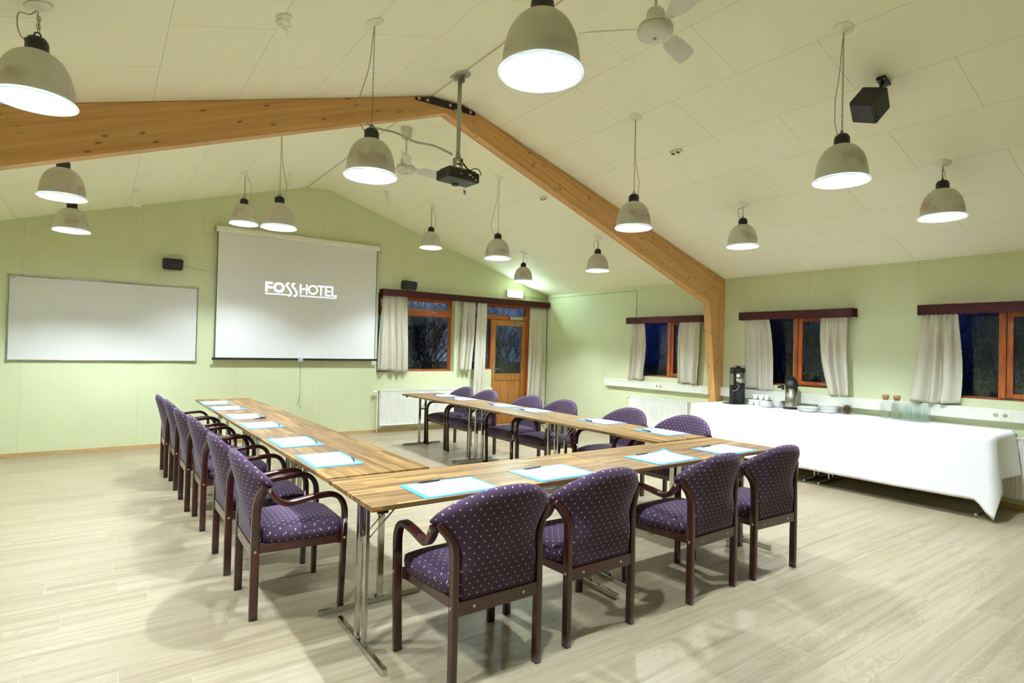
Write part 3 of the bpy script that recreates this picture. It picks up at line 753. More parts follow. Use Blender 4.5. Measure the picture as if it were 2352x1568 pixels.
pts = smooth_path([(1.862, 4.885, 3.40), (1.93, 4.84, 3.36), (2.08, 4.72, 3.315), (2.20, 4.62, 3.24), (2.32, 4.50, 3.20), (2.42, 4.42, 3.145), (2.450, 4.385, 3.12)])
cb.tube(pts, .0095, 8); tag(cb.build('cable_bundle', M['grey']), 'grey cable bundle sagging from the pine beam to the projector pole', 'cable')

# ================================================================== LOUDSPEAKERS
def logo_mark(parent, Mx, s=.012):
    m = MB(); m.tube([tuple(Mx @ Vector((-s, 0, s*.25))), tuple(Mx @ Vector((-s*.2, 0, s*.55))), tuple(Mx @ Vector((0, 0, -.1*s))), tuple(Mx @ Vector((s*.9, 0, -s*.45)))], s*.16, 5)
    m.build('logo', M['alu'], parent)
def wall_speaker(x, z, rz, label):
    t = thing('loudspeaker', label, 'speaker', (x, D-.10, z), rz)
    m = MB(); w_, h_, d_s = .235, .148, .15
    m.prism([(-w_/2+.022, -h_/2), (w_/2-.022, -h_/2), (w_/2-.004, -h_/2+.02), (w_/2, h_/2-.02), (w_/2-.02, h_/2), (-w_/2+.02, h_/2), (-w_/2, h_/2-.02), (-w_/2+.004, -h_/2+.02)], -.075, .065)
    m.build('cabinet', M['spk'], t)
    g_ = MB(); g_.box((0, -.078, 0), (w_-.024, .008, h_-.024), 0, None, .004); g_ = g_.build('grille', M['black'], t)
    logo_mark(g_, Matrix.Translation((.004, -.084, -.015)))
    b_ = MB(); b_.span((-.02, .0655, -.03), (.02, .099, .03), 0, .004); b_.build('bracket', M['black'], t, fixn=True)
    t.location = (x, D-.10, z); return t
a = wall_speaker(.752, 2.45, R_(0), 'black loudspeaker on the green wall between whiteboard and projection screen'); a.rotation_euler = (R_(6), 0, 0)
a = wall_speaker(4.195, 2.458, R_(-6), 'black loudspeaker just above the long pelmet, right of the projection screen'); a.rotation_euler = (R_(7), R_(4), R_(-4))
t = thing('loudspeaker', 'black box loudspeaker hung from the ceiling slope at the upper right', 'speaker', (4.298, 1.793, 3.187))
ex = Vector((.937*0+.008, .937, .348)); A_ = Vector((.008, .937, .348)).normalized(); B_ = Vector((.589, -.285, .756)); B_ = (B_-A_*B_.dot(A_)).normalized(); C_ = A_.cross(B_)
if C_.dot(Vector((.808, .199, -.555))) < 0: C_ = -C_
Ms = Matrix((A_, B_, C_)).transposed().to_4x4()
# faces: front (logo) spanned by A,C -> normal -B ; vented end spanned by A,B -> normal -C ; side spanned by B,C -> normal -A
m = MB(); m.box((0, 0, 0), (.17, .17, .17), 0, Ms, .014); cabn = m.build('cabinet', M['spk'], t)
m = MB()
for k in range(5): m.box((-.04+k*.012, .045, -.0853), (.004, .06, .002), 0, Ms)
for k in range(6): m.box((-.0853, .0, -.03+k*.014), (.002, .05, .005), 0, Ms)
m.build('vent', M['black'], cabn)
g_ = MB(); g_.box((0, -.0865, 0), (.15, .006, .15), 0, Ms, .004); g_ = g_.build('grille', M['black'], cabn)
logo_mark(g_, Ms @ Matrix.Translation((0, -.0915, .02)), .010)
m = MB(); p0 = Vector((4.39, 1.743, zc(4.39)-.003)) - Vector((4.298, 1.793, 3.187))
Mb = Matrix.Translation(p0) @ Matrix.Rotation(math.atan(.3037), 4, 'Y')
m.box((0, 0, -.012), (.10, .06, .024), 0, Mb, .005); m.tube([tuple(p0+Vector((-.01, 0, -.02))), tuple(p0+Vector((-.03, .012, -.07))), tuple(p0*.62)], .012, 8)
m.build('bracket', M['black'], t)
m = MB()
for a_, b__ in ((-.042, -.022), (.042, -.022), (-.042, .022), (.042, .022)): m.lathe([(0, -.004), (.005, -.003), (.006, 0), (0, 0)], 8, 0, Mb @ Matrix.Translation((a_, b__, -.024)))
m.build('bracket_screw', M['screw'], t)

# ================================================================== SPOTS, CEILING SOCKETS, HOOK WITH COIL
def spot(x, y, label, rz, tilt):
    z = zc(x); t = thing('ceiling_spotlight', label, 'spotlight', (x, y, z), 0, 'small white ceiling spotlights')
    m = MB(); m.lathe([(0, -.022), (.032, -.020), (.040, -.010), (.040, .0), (0, .0)], 20, 0, Matrix.Rotation(-math.atan(.2963) if x < 2.6 else math.atan(.3037), 4, 'Y')); m.build('base', M['white'], t)
    m = MB(); m.tube([(0, 0, -.02), (0, 0, -.05)], .009, 8, 0, False, (1, 0, 0)); m.build('arm', M['white'], t)
    Mx = Matrix.Translation((0, 0, -.055)) @ Matrix.Rotation(rz, 4, 'Z') @ Matrix.Rotation(tilt, 4, 'Y')
    m = MB(); m.lathe([(0, .02), (.022, .018), (.026, .005), (.026, -.075), (.030, -.085), (.040, -.115), (.042, -.130), (.036, -.131), (0, -.126)], 20, 0, Mx); m.build('lamp_head', M['white'], t)
spot(.288, 7.984, 'small white ceiling spotlight over the wall left of the projection screen', R_(200), R_(8))
spot(1.946, 7.799, 'small white ceiling spotlight right beside the pendant chain above the projection screen', R_(90), R_(-4))
spot(3.343, 7.919, 'small white ceiling spotlight on the far slope, left of and below the projector', R_(200), R_(24))
for x, y, lab in ((4.421, 3.544, 'white double socket on the ceiling slope between beam and speaker'), (4.481, 5.626, 'white double socket on the ceiling slope left of the beam')):
    t = thing('ceiling_socket', lab, 'socket', (x, y, zc(x)), 0); rt = Matrix.Rotation(math.atan(.3037), 4, 'Y')
    m = MB(); m.box((0, 0, -.014), (.045, .13, .026), 0, rt, .01); m = m.build('plate', M['canopy'], t)
    for k in (-1, 1):
        q = MB(); q.lathe([(0, -.0295), (.017, -.0295), (.018, -.0275), (0, -.0275)], 14, 0, rt @ Matrix.Translation((0, k*.03, 0))); q.build('outlet', M['brown'], m)
t = thing('ceiling_hook', 'disused lamp hook with a coil of white cable on the left slope', 'hook', (.81, 3.476, zc(.81)))
m = MB(); m.lathe([(0, -.012), (.040, -.011), (.046, -.005), (.046, .002), (0, .002)], 24, 0, Matrix.Rotation(-math.atan(.2963), 4, 'Y')); m.build('plate', M['canopy'], t)
m = MB(); m.tube(smooth_path([(.0, .0, -.012), (-.035, .01, -.03), (-.04, .0, -.055), (-.01, -.01, -.075), (.02, -.005, -.085), (.015, .01, -.095)]), .004, 6)
m.tube(smooth_path([(.02, 0, -.015), (.045, .02, -.03), (.02, .04, -.035), (-.03, .03, -.03), (-.045, 0, -.035), (-.02, -.02, -.06), (.02, -.01, -.078)]), .0035, 6); m.build('cable', M['canopy'], t)

# ================================================================== ON THE GABLE WALL
DS = D-.08
t = thing('whiteboard', 'long blank whiteboard with a thin aluminium frame on the green wall', 'whiteboard', (.085, D, 1.655))
m = MB(); m.span((-.98, -.022, -.497), (.98, -.004, .497)); m.build('board', M['whiteboard'], t)
m = MB()
for a_, b_ in (((-.985, -.028, .492), (.985, -.003, .505)), ((-.985, -.028, -.505), (.985, -.003, -.492)), ((-.988, -.028, -.495), (-.975, -.003, .495)), ((.975, -.028, -.495), (.988, -.003, .495))): m.span(a_, b_, 0, .003)
m.build('frame', M['alu'], t)
m = MB()
for sx in (-1, 1):
    for sz in (-1, 1): m.box((sx*.982, -.017, sz*.498), (.026, .030, .026), 0, None, .008)
m.build('corner_cap', M['grey'], t)
m = MB()
for x in (-.86, .92): m.box((x, -.012, -.512), (.02, .02, .014), 0, None, .003); m.box((x, -.012, .511), (.02, .02, .012), 0, None, .003)
m.build('clip', M['grey'], t)
m = MB(); m.lathe([(0, .001), (.006, .001), (.006, 0), (0, 0)], 10, 0, Matrix.Translation((-.955, -.0225, .477)) @ Matrix.Rotation(PI/2, 4, 'X')); m.span((-.945, -.0235, .474), (-.922, -.0222, .480)); m.build('maker_mark', M['black'], t)

t = thing('projection_screen', 'pull-down projection screen showing a white logo, on the wall', 'screen', (2.465, D, 2.1))
def S_(x, z): return (x-2.465, z-2.1)
m = MB(); m.sweep([(-1.205, -.08, .91), (1.20, -.08, .91)], rrect(.085, .075), 0, False); m.build('housing', M['white'], t)
m = MB()
for sx in (-1.207, 1.202): m.box((sx, -.08, .91), (.012, .092, .082), 0, None, .004)
m.build('end_cap', M['alu'], t)
m = MB(); m.span((-1.17, -.0815, -.905), (1.155, -.0795, .88)); sf = m.build('screen_fabric', M['screen'], t)
for a_, b_ in ((-1.178, -1.170), (1.155, 1.163)):
    m = MB(); m.span((a_, -.0822, -.90), (b_, -.079, .87)); m.build('side_border', M['black'], t)
m = MB(); m.sweep([(-1.21, -.08, -.905), (1.215, -.08, -.905)], rrect(.018, .032), 0, False); m.build('bottom_bar', M['black'], t)
m = MB(); m.lathe([(0, .004), (.038, .004), (.040, 0), (0, 0)], 20, 0, Matrix.Translation((-.012, -.088, -.915)) @ Matrix.Rotation(PI/2, 4, 'X')); m.build('pull_disc', M['pocket'], t)
m = MB(); m.tube(smooth_path([(-.012, -.088, -.925), (-.010, -.086, -1.2), (-.008, -.085, -1.45), (-.028, -.084, -1.52), (-.040, -.084, -1.60)]), .0028, 5)
m.tube(smooth_path([(-.008, -.085, -1.45), (-.024, -.083, -1.53), (-.006, -.083, -1.62), (.006, -.083, -1.65), (.010, -.083, -1.60), (-.004, -.083, -1.50)]), .002, 5); m.build('pull_cord', M['black'], t)
# logo: projected light built as glowing strokes on the fabric, letter by letter
def strokes(name, polys, w_, parent, rounded=True):
    m = MB(); y = -.0825
    for pl_ in polys:
        closed = pl_[0] == 'c'; pts = pl_[1:] if closed else pl_
        V = [Vector((p[0], y, p[1])) for p in pts]
        m.sweep(V, rect(w_, .0012) if 0 else [(-w_/2, -.0006), (w_/2, -.0006), (w_/2, .0006), (-w_/2, .0006)], 0, False, (0, 1, 0), closed)
        if not closed:
            for e_ in (V[0], V[-1]): m.lathe([(0, .0006), (w_/2, .0006), (w_/2, -.0006), (0, -.0006)], 12, 0, Matrix.Translation(e_) @ Matrix.Rotation(PI/2, 4, 'X'))
    return m.build(name, M['logo'], parent)
# zoomed logo pixels -> metres on the screen plane (x: 315..2065 px over 1.921..2.977 ; letters 0.165 tall)
def LX_(px): return 1.921-2.465+(px-315)/1750*1.056
zb0 = 2.178-2.1
hL = .150
def Lz(v): return zb0+v*hL          # 0 baseline .. 1 cap height
def arc(cx, cz, rx, rz, n=28): return ['c'] + [(cx+rx*math.cos(2*PI*k/n), cz+rz*math.sin(2*PI*k/n)) for k in range(n)]
hx = lambda px: LX_(px)
TK, TN = .040, .026
strokes('letter_f', [[(hx(350), Lz(.10)), (hx(350), Lz(.88))], [(hx(350), Lz(.88)), (hx(470), Lz(.88))], [(hx(350), Lz(.46)), (hx(460), Lz(.46))]], TK-.002, t)
strokes('letter_o', [arc(hx(638), Lz(.5), .063, .058)], TK, t)
def ess(px): return [smooth_path([(hx(px)+a_, 0, Lz(b_)) for a_, b_ in ((.016, .98), (-.004, .93), (-.008, .74), (.018, .52), (.048, .24), (.058, .0), (.048, -.16), (.030, -.24), (.022, -.22))], 5)]
for px in (830, 965):
    P = [(v.x, v.z) for v in ess(px)[0]]; strokes('letter_s', [P], .030, t)
strokes('letter_h', [[(hx(1152), Lz(.06)), (hx(1152), Lz(.94))], [(hx(1302), Lz(.06)), (hx(1302), Lz(.94))], [(hx(1152), Lz(.52)), (hx(1302), Lz(.52))]], TN, t)
strokes('letter_o', [arc(hx(1458), Lz(.52), .063, .062)], TN, t)
strokes('letter_t', [[(hx(1658), Lz(.06)), (hx(1658), Lz(.94))], [(hx(1585), Lz(.94)), (hx(1738), Lz(.94))]], TN, t)
strokes('letter_e', [[(hx(1785), Lz(.06)), (hx(1785), Lz(.94))], [(hx(1785), Lz(.94)), (hx(1900), Lz(.94))], [(hx(1785), Lz(.50)), (hx(1892), Lz(.50))], [(hx(1785), Lz(.06)), (hx(1895), Lz(.06))]], TN, t)
strokes('letter_l', [[(hx(1950), Lz(.96)), (hx(1950), Lz(.06))], [(hx(1950), Lz(.06)), (hx(2050), Lz(.06))]], TN, t)
strokes('underline', [[(hx(332), Lz(-.17)), (hx(830), Lz(-.17))], [(hx(1140), Lz(-.17)), (hx(2048), Lz(-.17))]], .018, t)

# wall brackets of the screen
for x, lab in ((1.20, 'pale wall plate behind the left end of the screen housing'), (3.80, 'pale wall plate behind the right end of the screen housing')):
    m = MB(); m.box((x, D-.010, 3.03), (.19, .018, .16), 0, None, .006); tag(m.build('wall_plate', M['wallB']), lab, 'wall plate')
c = MB(); c.tube(smooth_path([(.885, D-.05, 2.45), (.91, D-.01, 2.452), (1.06, D-.006, 2.43), (1.26, D-.006, 2.40)]), .004, 6); tag(c.build('speaker_cable', M['wallB']), 'thin cable on the wall from the left loudspeaker to the screen', 'cable')

# exit sign
t = thing('exit_sign', 'brightly lit emergency exit sign above the long pelmet near the corner', 'exit sign', (6.455, D, 2.487))
m = MB(); m.box((0, -.022, 0), (.375, .040, .145), 0, None, .012); m.build('sign_case', M['white'], t)
m = MB(); m.box((0, -.0445, 0), (.345, .004, .118), 0, None, .001); pn = m.build('lit_panel', M['exit'], t)
m = MB(); yq = -.0472
# doorway, running figure and arrow
m.span((-.135, yq-.0006, -.045), (-.125, yq+.0006, .045)); m.span((-.135, yq-.0006, .035), (-.09, yq+.0006, .045)); m.span((-.135, yq-.0006, -.045), (-.09, yq+.0006, -.037))
m.span((.125, yq-.0006, -.045), (.135, yq+.0006, .045)); m.span((.10, yq-.0006, .035), (.125, yq+.0006, .045)); m.span((.10, yq-.0006, -.045), (.125, yq+.0006, -.037))
m.tube([(-.03, yq, .012), (-.045, yq, -.010), (-.062, yq, -.030)], .0045, 5); m.tube([(-.045, yq, -.010), (-.025, yq, -.022), (-.03, yq, -.040)], .0045, 5); m.tube([(-.03, yq, .012), (-.055, yq, .010)], .003, 5); m.tube([(-.03, yq, .012), (-.012, yq, -.004)], .003, 5)
m.lathe([(0, .001), (.006, .001), (.006, 0), (0, 0)], 10, 0, Matrix.Translation((-.024, yq, .026)) @ Matrix.Rotation(PI/2, 4, 'X'))
m.tube([(.015, yq, 0), (.06, yq, 0)], .004, 5); m.tube([(.042, yq, .018), (.062, yq, 0), (.042, yq, -.018)], .004, 5)
m.build('pictogram', M['exitg'], pn)
t = thing('clipped_cable', 'white cable with clips along the top of both walls, dropping to the corner pelmet', 'cable', (0, 0, 0))
m = MB(); kz = 2.463
pts = [(6.645, D-.006, kz), (RX-.006, D-.006, kz-.01), (RX-.006, 6.565, kz-.01), (RX-.006, 6.55, kz-.02), (RX-.006, 6.55, 2.0)]
for a_, b_ in zip(pts, pts[1:]): m.tube([a_, b_], .004, 6, 0, False, (.3, .2, .9))
m.build('wire', M['cable'], t)
m = MB()
for a_, b_ in ((pts[0], pts[1]), (pts[1], pts[2]), (pts[3], pts[4])):
    L_ = (Vector(b_)-Vector(a_)).length; n = int(L_/.11)
    for k in range(n): q = Vector(a_).lerp(Vector(b_), (k+.5)/n); m.box(q, (.012, .012, .016), 0, None, .003)
m.build('clip', M['white'], t)

# ------------------------------------------------------------------ radiators
def radiator(label, a0, a1, axis, wall, valve=-1, z0=.115, z1=.70):
    t = thing('radiator', label, 'radiator')
    def sp(mb, a, b, p, q, c, d, bev=0):   # along-wall a..b, distance from wall p..q, height c..d
        s_ = wall-q; e_ = wall-p
        if axis == 'y': mb.span((a, s_, c), (b, e_, d), 0, bev)
        else: mb.span((s_, a, c), (e_, b, d), 0, bev)
    m = MB(); n = int((a1-a0)/.0335); st = (a1-a0)/n
    prof = []
    for k in range(n):
        for u, dd in ((0, 0), (.28, 0), (.42, .009), (.86, .009)): prof.append((a0+st*(k+u), dd))
    prof.append((a1, 0))
    vs = []; fs = []
    for q, dd in prof:
        for z, g_ in ((z0+.012, 0), (z0+.04, 1), (z1-.04, 1), (z1-.012, 0)):
            p = wall-.098+dd*g_; vs.append((q, p, z) if axis == 'y' else (p, q, z))
    for i in range(len(prof)-1):
        for j in range(3): fs.append((i*4+j, i*4+4+j, i*4+5+j, i*4+1+j))
    m.add(vs, fs); sp(m, a0, a1, .03, .088, z0+.01, z1-.012)
    sp(m, a0, a1, .086, .100, z0, z0+.016, .004); sp(m, a0, a1, .086, .100, z1-.018, z1-.002, .004)
    m.build('panel', M['white'], t, fixn=False)
    m = MB(); sp(m, a0-.004, a0+.003, .025, .100, z0, z1, .002); sp(m, a1-.003, a1+.004, .025, .100, z0, z1, .002); m.build('side_cover', M['white'], t)
    m = MB(); sp(m, a0, a1, .03, .036, z1-.008, z1+.002); sp(m, a0, a1, .094, .100, z1-.008, z1+.002)
    for k in range(int((a1-a0)/.02)): sp(m, a0+.006+k*.02, a0+.013+k*.02, .036, .094, z1-.006, z1)
    m.build('top_grille', M['white'], t)
    m = MB(); vx = a0-.02 if valve < 0 else a1+.02; sg = -1 if valve < 0 else 1
    pt = (lambda a, p, z: (a, wall-p, z)) if axis == 'y' else (lambda a, p, z: (wall-p, a, z))
    m.tube([pt(vx-sg*.02, .06, z1-.03), pt(vx+sg*.035, .06, z1-.03)], .009, 8, 0, False, (.1, .1, 1)); m.build('valve_body', M['chrome'], t)
    m = MB(); m.tube([pt(vx+sg*.035, .06, z1-.03), pt(vx+sg*.09, .06, z1-.03)], .021, 14, 0, False, (.1, .1, 1)); m.tube([pt(vx+sg*.05, .06, z1-.03), pt(vx+sg*.055, .06, z1-.03)], .023, 14, 0, False, (.1, .1, 1)); m.build('thermostat_knob', M['white'], t)
    m = MB(); m.tube([pt(vx+sg*.02, .06, z1-.03), pt(vx+sg*.02, .06, .04), pt(vx+sg*.02, .06, 0)], .0075, 8, 0, False, (1, .3, 0)); m.tube([pt(vx+sg*.02, .045, z0-.02), pt(vx-sg*.05, .045, z0-.02), pt(vx-sg*.05, .06, z0+.01)], .0075, 8, 0, False, (.1, .2, 1)); m.build('pipe', M['canopy'], t)
    return t
radiator('long white radiator on the gable wall below the window', 3.745, 5.93, 'y', D, -1)
radiator('white radiator below the window nearest the corner, right of the right table row', 5.43, 6.58, 'x', RX, 1)
radiator('white radiator partly behind the hanging end of the tablecloth, at the right edge', .35, 1.76, 'x', RX, -1)

# ------------------------------------------------------------------ trunking with sockets
def trunking(a0, a1, label):
    t = thing('cable_trunking', label, 'trunking'); m = MB()
    m.span((RX-.060, a0, .836), (RX-.001, a1, .960), 0, .004); m.span((RX-.063, a0, .842), (RX-.060, a1, .855)); m.span((RX-.063, a0, .941), (RX-.060, a1, .954)); m.build('channel', M['trunk'], t); return t
TR = [trunking(5.008, 7.215, 'white cable trunking on the side wall between corner and pine post'), trunking(BY, 4.893, 'white cable trunking on the side wall behind the buffet table')]
def socket(y, par, n=2):
    m = MB(); m.span((RX-.0665, y-.085, .852), (RX-.0628, y+.085, .945), 0, .002); s_ = m.build('socket_plate', M['trunk'], par)
    for k in (-.037, .037)[:n]:
        q = MB(); Mx = Matrix.Translation((RX-.0668, y+k, .898)) @ Matrix.Rotation(-PI/2, 4, 'Y')
        q.lathe([(.024, 0), (.0245, .003), (.021, .003), (.020, -.002)], 20, 0, Mx); q.build('socket_ring', M['canopy'], s_)
        q = MB(); q.lathe([(0, -.0002), (.0195, -.0002), (.0195, -.001)], 20, 0, Mx); q.build('socket_well', plain_well, s_)
        q = MB()
        for d_y in (-.0095, .0095): q.lathe([(0, .0012), (.003, .0012), (.003, 0), (0, 0)], 8, 0, Matrix.Translation((RX-.0668, y+k+d_y, .898)) @ Matrix.Rotation(-PI/2, 4, 'Y'))
        q.build('pin_hole', M['black'], s_)
plain_well = plain('socket_inner', (172, 172, 140), .4)
socket(6.0, TR[0]); socket(1.765, TR[1]); socket(3.86, TR[1])

# ================================================================== MEETING TABLES
TH = .74
def table_proto(L=1.583, W=.594, name='folding_table'):
    # local: x along the length 0..L, y across 0..W
    t = thing(name, 'x', 'table')
    m = MB(); m.box((L/2, W/2, TH-.011), (L, W, .022), 0, None, .002); m.build('tabletop', M['top'], t)
    for sx in (0, 1):
        x = .078 if sx == 0 else L-.078; s = 1 if sx == 0 else -1
        fb = MB(); fb.box((x, W/2, .016), (.024, .588, .030), 0, None, .0025); fb = fb.build('foot_bar', M['chrome'], t)
        for yy in (W/2-.045, W/2+.045):
            m = MB(); m.box((x, yy, .372), (.018, .034, .690), 0, None, .002)
            for q in (-1, 1): m.prism([(yy+q*.017, .031), (yy+q*.029, .031), (yy+q*.017, .043)], x-.008, x+.008, 0, 'x')
            m.build('leg', M['chrome'], t)
        m = MB(); m.box((x, W/2, TH-.028), (.03, .20, .012)); m.box((x, W/2, .52), (.012, .055, .02))
        m.tube([(x, W/2-.028, .50), (x+s*.22, W/2-.028, TH-.03)], .004, 6, 0, False, (0, 1, 0)); m.tube([(x, W/2+.028, .50), (x+s*.22, W/2+.028, TH-.03)], .004, 6, 0, False, (0, 1, 0))
        m.tube([(x+s*.20, W/2-.08, TH-.032), (x+s*.20, W/2+.08, TH-.032)], .006, 6)
        m.build('folding_brace', M['chrome'], t)
        m = MB(); m.box((x+s*.02, W/2-.13, TH-.040), (.05, .03, .034), 0, None, .004); m.box((x+s*.02, W/2+.13, TH-.040), (.05, .03, .034), 0, None, .004); m.build('hinge_block', M['black'], t)
        for yy in (.045, W-.045):
            m = MB(); m.box((x-s*.01, yy, TH-.034), (.05, .022, .022), 0, None, .006); m.build('edge_coupler', M['black'], t)
    return t
TP = table_proto(); tst = {}
G = 'folding tables of the U-shaped layout'
la, fa, ra = .0080, -.0086, -.0082
def row_pt(o, a, u, v):      # u along local x', v along local y'
    return (o[0]+u*math.cos(a)-v*math.sin(a), o[1]+u*math.sin(a)+v*math.cos(a))
LO, FO, RO = (.9663, 2.9605), (.9604, 2.3339), (3.5382, 2.9415)
labs = ['wooden folding table of the left row, meeting the front row', 'middle wooden folding table of the left row', 'farthest wooden folding table of the left row, nearest the whiteboard']
for k in range(3):
    # local x of the table runs along world +y: rotate by 90 deg, origin at right edge
    p = row_pt(LO, la, .596, 1.585*k); place(TP, tst, labs[k], (p[0], p[1], 0), la+PI/2, G)
labs = ['nearest wooden folding table, front left, its corner chipped', 'wooden folding table at the right of the front row']
for k in range(2):
    p = row_pt(FO, fa, 1.585*k, 0); place(TP, tst, labs[k], (p[0], p[1], 0), fa, G)
labs = ['wooden folding table of the right row, meeting the front row', 'middle wooden folding table of the right row', 'farthest wooden folding table of the right row, before the wall radiator']
for k in range(3):
    p = row_pt(RO, ra, .596, 1.585*k); place(TP, tst, labs[k], (p[0], p[1], 0), ra+PI/2, G)
# chipped corner of the nearest table is shown as a paler splinter
ft = [o for o in COL.objects if o.get('label', '').startswith('nearest wooden folding table')][0]
m = MB(); m.add([(-.0006, -.0006, TH-.004), (.045, -.0006, TH-.009), (.050, -.0006, TH-.003), (.030, -.0006, TH-.013), (-.0006, -.0006, TH-.020)], [(0, 1, 2), (0, 3, 1), (0, 4, 3)]); m.build('corner_chip', M['oak'], ft)

# ================================================================== CHAIRS
def chair_proto():
    t = thing('armchair', 'x', 'chair')
    # ---- backrest : closed upholstered shell
    nu, nv = 30, 26
    def row(v):
        ze = .372+.338*v
        hw = .203+.110*max(0, min(1, (ze-.565)/.145))**1.6
        return ze, hw
    def surf(u, v):
        ze, hw = row(v); a = abs(u); x = hw*math.copysign(a**.92, u)
        lift = .140*v**2.4*max(0, 1-a**2.05)**.78
        z = ze+lift
        k = max(0, (z-.42)/.43)
        y = .012-.098*k**1.35+.105*(a**2.2)*min(1, max(0, v-.35)/.65)
        return Vector((x, y, z))
    F = []; Bk = []
    for j in range(nv+1):
        for i in range(nu+1):
            u = -1+2*i/nu; v = j/nv; p = surf(u, v)
            du = surf(min(1, u+.02), v)-surf(max(-1, u-.02), v); dv = surf(u, min(1, v+.02))-surf(u, max(0, v-.02))
            n = du.cross(dv).normalized()     # faces -y (rear)
            ed = min(1, (1-abs(u))/.14)*min(1, (1-v)/.10)*min(1, v/.05+.2)
            th = .007+.018*(1-(1-ed)**2)**.5
            crown = .006*(1-u*u)
            Bk.append(p+n*(th)); F.append(p-n*(th+crown))
    vs = Bk+F; N = len(Bk); fs = []; uvs = []
    def uvq(i, j): e = surf(-1+2*i/nu, j/nv); return (e.x, e.z)
    st = nu+1
    for j in range(nv):
        for i in range(nu):
            q = j*st+i; quv = [uvq(i, j), uvq(i+1, j), uvq(i+1, j+1), uvq(i, j+1)]
            fs.append((q, q+1, q+st+1, q+st)); uvs.append(quv)
            fs.append((N+q, N+q+st, N+q+st+1, N+q+1)); uvs.append([quv[0], quv[3], quv[2], quv[1]])
    rim = [(i, 0) for i in range(nu+1)]+[(nu, j) for j in range(1, nv+1)]+[(i, nv) for i in range(nu-1, -1, -1)]+[(0, j) for j in range(nv-1, 0, -1)]
    for a, b in zip(rim, rim[1:]+rim[:1]):
        qa = a[1]*st+a[0]; qb = b[1]*st+b[0]; ua, ub = uvq(*a), uvq(*b)
        fs.append((qa, N+qa, N+qb, qb)); uvs.append([ua, (ua[0], ua[1]+.012), (ub[0], ub[1]+.012), ub])
    m = MB(); m.add(vs, fs, 0, True, None, uvs)
    bk = m.build('backrest', M['fabric'], t)
    # ---- seat cushion
    nu, nv = 22, 22; T_ = []; Bt = []; tu = []
    for j in range(nv+1):
        for i in range(nu+1):
            a = -1+2*i/nu; b = -1+2*j/nv
            # squircle inset
            y = .245+.245*b; tb = (b+1)/2; hwx = .207+.045*tb+.020*math.sin(PI*min(1, max(0, tb)))**.8
            fx = abs(a); fy = abs(b)
            x = hwx*a; cut = max(0, (fx**6+fy**6))
            sc_ = 1/(max(1.0, cut)**(1/6.0)); x *= sc_; y = .245+.245*b*sc_
            e_ = (max(0, 1-fx**5)*max(0, 1-(fy**7 if b < 0 else fy**3.4)))**.5
            zt = .425+.046*e_+.012*(1-fx*fx)*(1-fy*fy)
            if b > 0: zt -= .010*b**3
            T_.append((x, y, zt)); Bt.append((x*.975, y*.99+.002, .380)); tu.append((x, y))
    vs = T_+Bt; N = len(T_); fs = []; uvs = []; st = nu+1
    for j in range(nv):
        for i in range(nu):
            q = j*st+i; uv4 = [tu[q], tu[q+1], tu[q+st+1], tu[q+st]]
            fs.append((q, q+1, q+st+1, q+st)); uvs.append(uv4); fs.append((N+q, N+q+st, N+q+st+1, N+q+1)); uvs.append([uv4[0], uv4[3], uv4[2], uv4[1]])
    rim = [j*st+i for i, j in [(i, 0) for i in range(nu+1)]+[(nu, j) for j in range(1, nv+1)]+[(i, nv) for i in range(nu-1, -1, -1)]+[(0, j) for j in range(nv-1, 0, -1)]]
    acc = 0
    for a, b in zip(rim, rim[1:]+rim[:1]):
        l = (Vector(T_[a])-Vector(T_[b])).length
        fs.append((a, N+a, N+b, b)); uvs.append([(acc, .0), (acc, -.035), (acc+l, -.035), (acc+l, .0)]); acc += l
    m = MB(); m.add(vs, fs, 0, True, None, uvs); m.build('seat', M['fabric'], t)
    # ---- frame
    for s in (-1, 1):
        # rear leg flares outwards above the seat
        pts = [(s*.222, 0, 0), (s*.222, 0, .30), (s*.221, .002, .50), (s*.222, .004, .575), (s*.232, .008, .62), (s*.252, .016, .655), (s*.274, .026, .682), (s*.288, .034, .701)]
        m = MB(); m.sweep(smooth_path(pts, 4), rrect(.030, .042, .22), 0, True, (0, 1, 0)); m.build('rear_leg', M['chair'], t)
        m = MB(); m.sweep([(s*.264, .440, 0), (s*.270, .446, .25), (s*.272, .450, .48)], rrect(.041, .029, .25), 0, True, (0, 1, 0)); m.build('front_leg', M['chair'], t)
        ap = [(s*.272, .450, .478), (s*.273, .449, .515), (s*.274, .441, .553), (s*.275, .421, .588), (s*.276, .390, .611), (s*.277, .350, .618), (s*.280, .26, .612), (s*.285, .17, .600), (s*.289, .125, .602), (s*.293, .090, .622), (s*.296, .062, .653), (s*.297, .042, .690)]
        sp_ = smooth_path(ap, 4)
        m = MB(); m.sweep(sp_, rrect(.028, .042, .25), 0, True, ups=[(s, 0, 0)]*len(sp_)); m.build('armrest', M['chair'], t)
        m = MB(); m.sweep([(s*.207, .018, .357), (s*.236, .432, .357)], rrect(.020, .046, .15), 0, False); m.build('side_rail', M['chair'], t)
        q = MB()
        for sx_, sy_, sz_ in ((.3185, .047, .676), (.2385, 0, .352), (.2915, .446, .372)):
            q.lathe([(0, .003), (.006, .003), (.008, 0), (0, 0)], 10, 0, Matrix.Translation((s*(sx_-.0015), sy_, sz_)) @ Matrix.Rotation(s*PI/2, 4, 'Y'))
        q.build('screw', M['screw'], t)
    m = MB(); m.box((0, -.004, .345), (.414, .022, .060), 0, None, .003); rr = m.build('rear_rail', M['chair'], t)
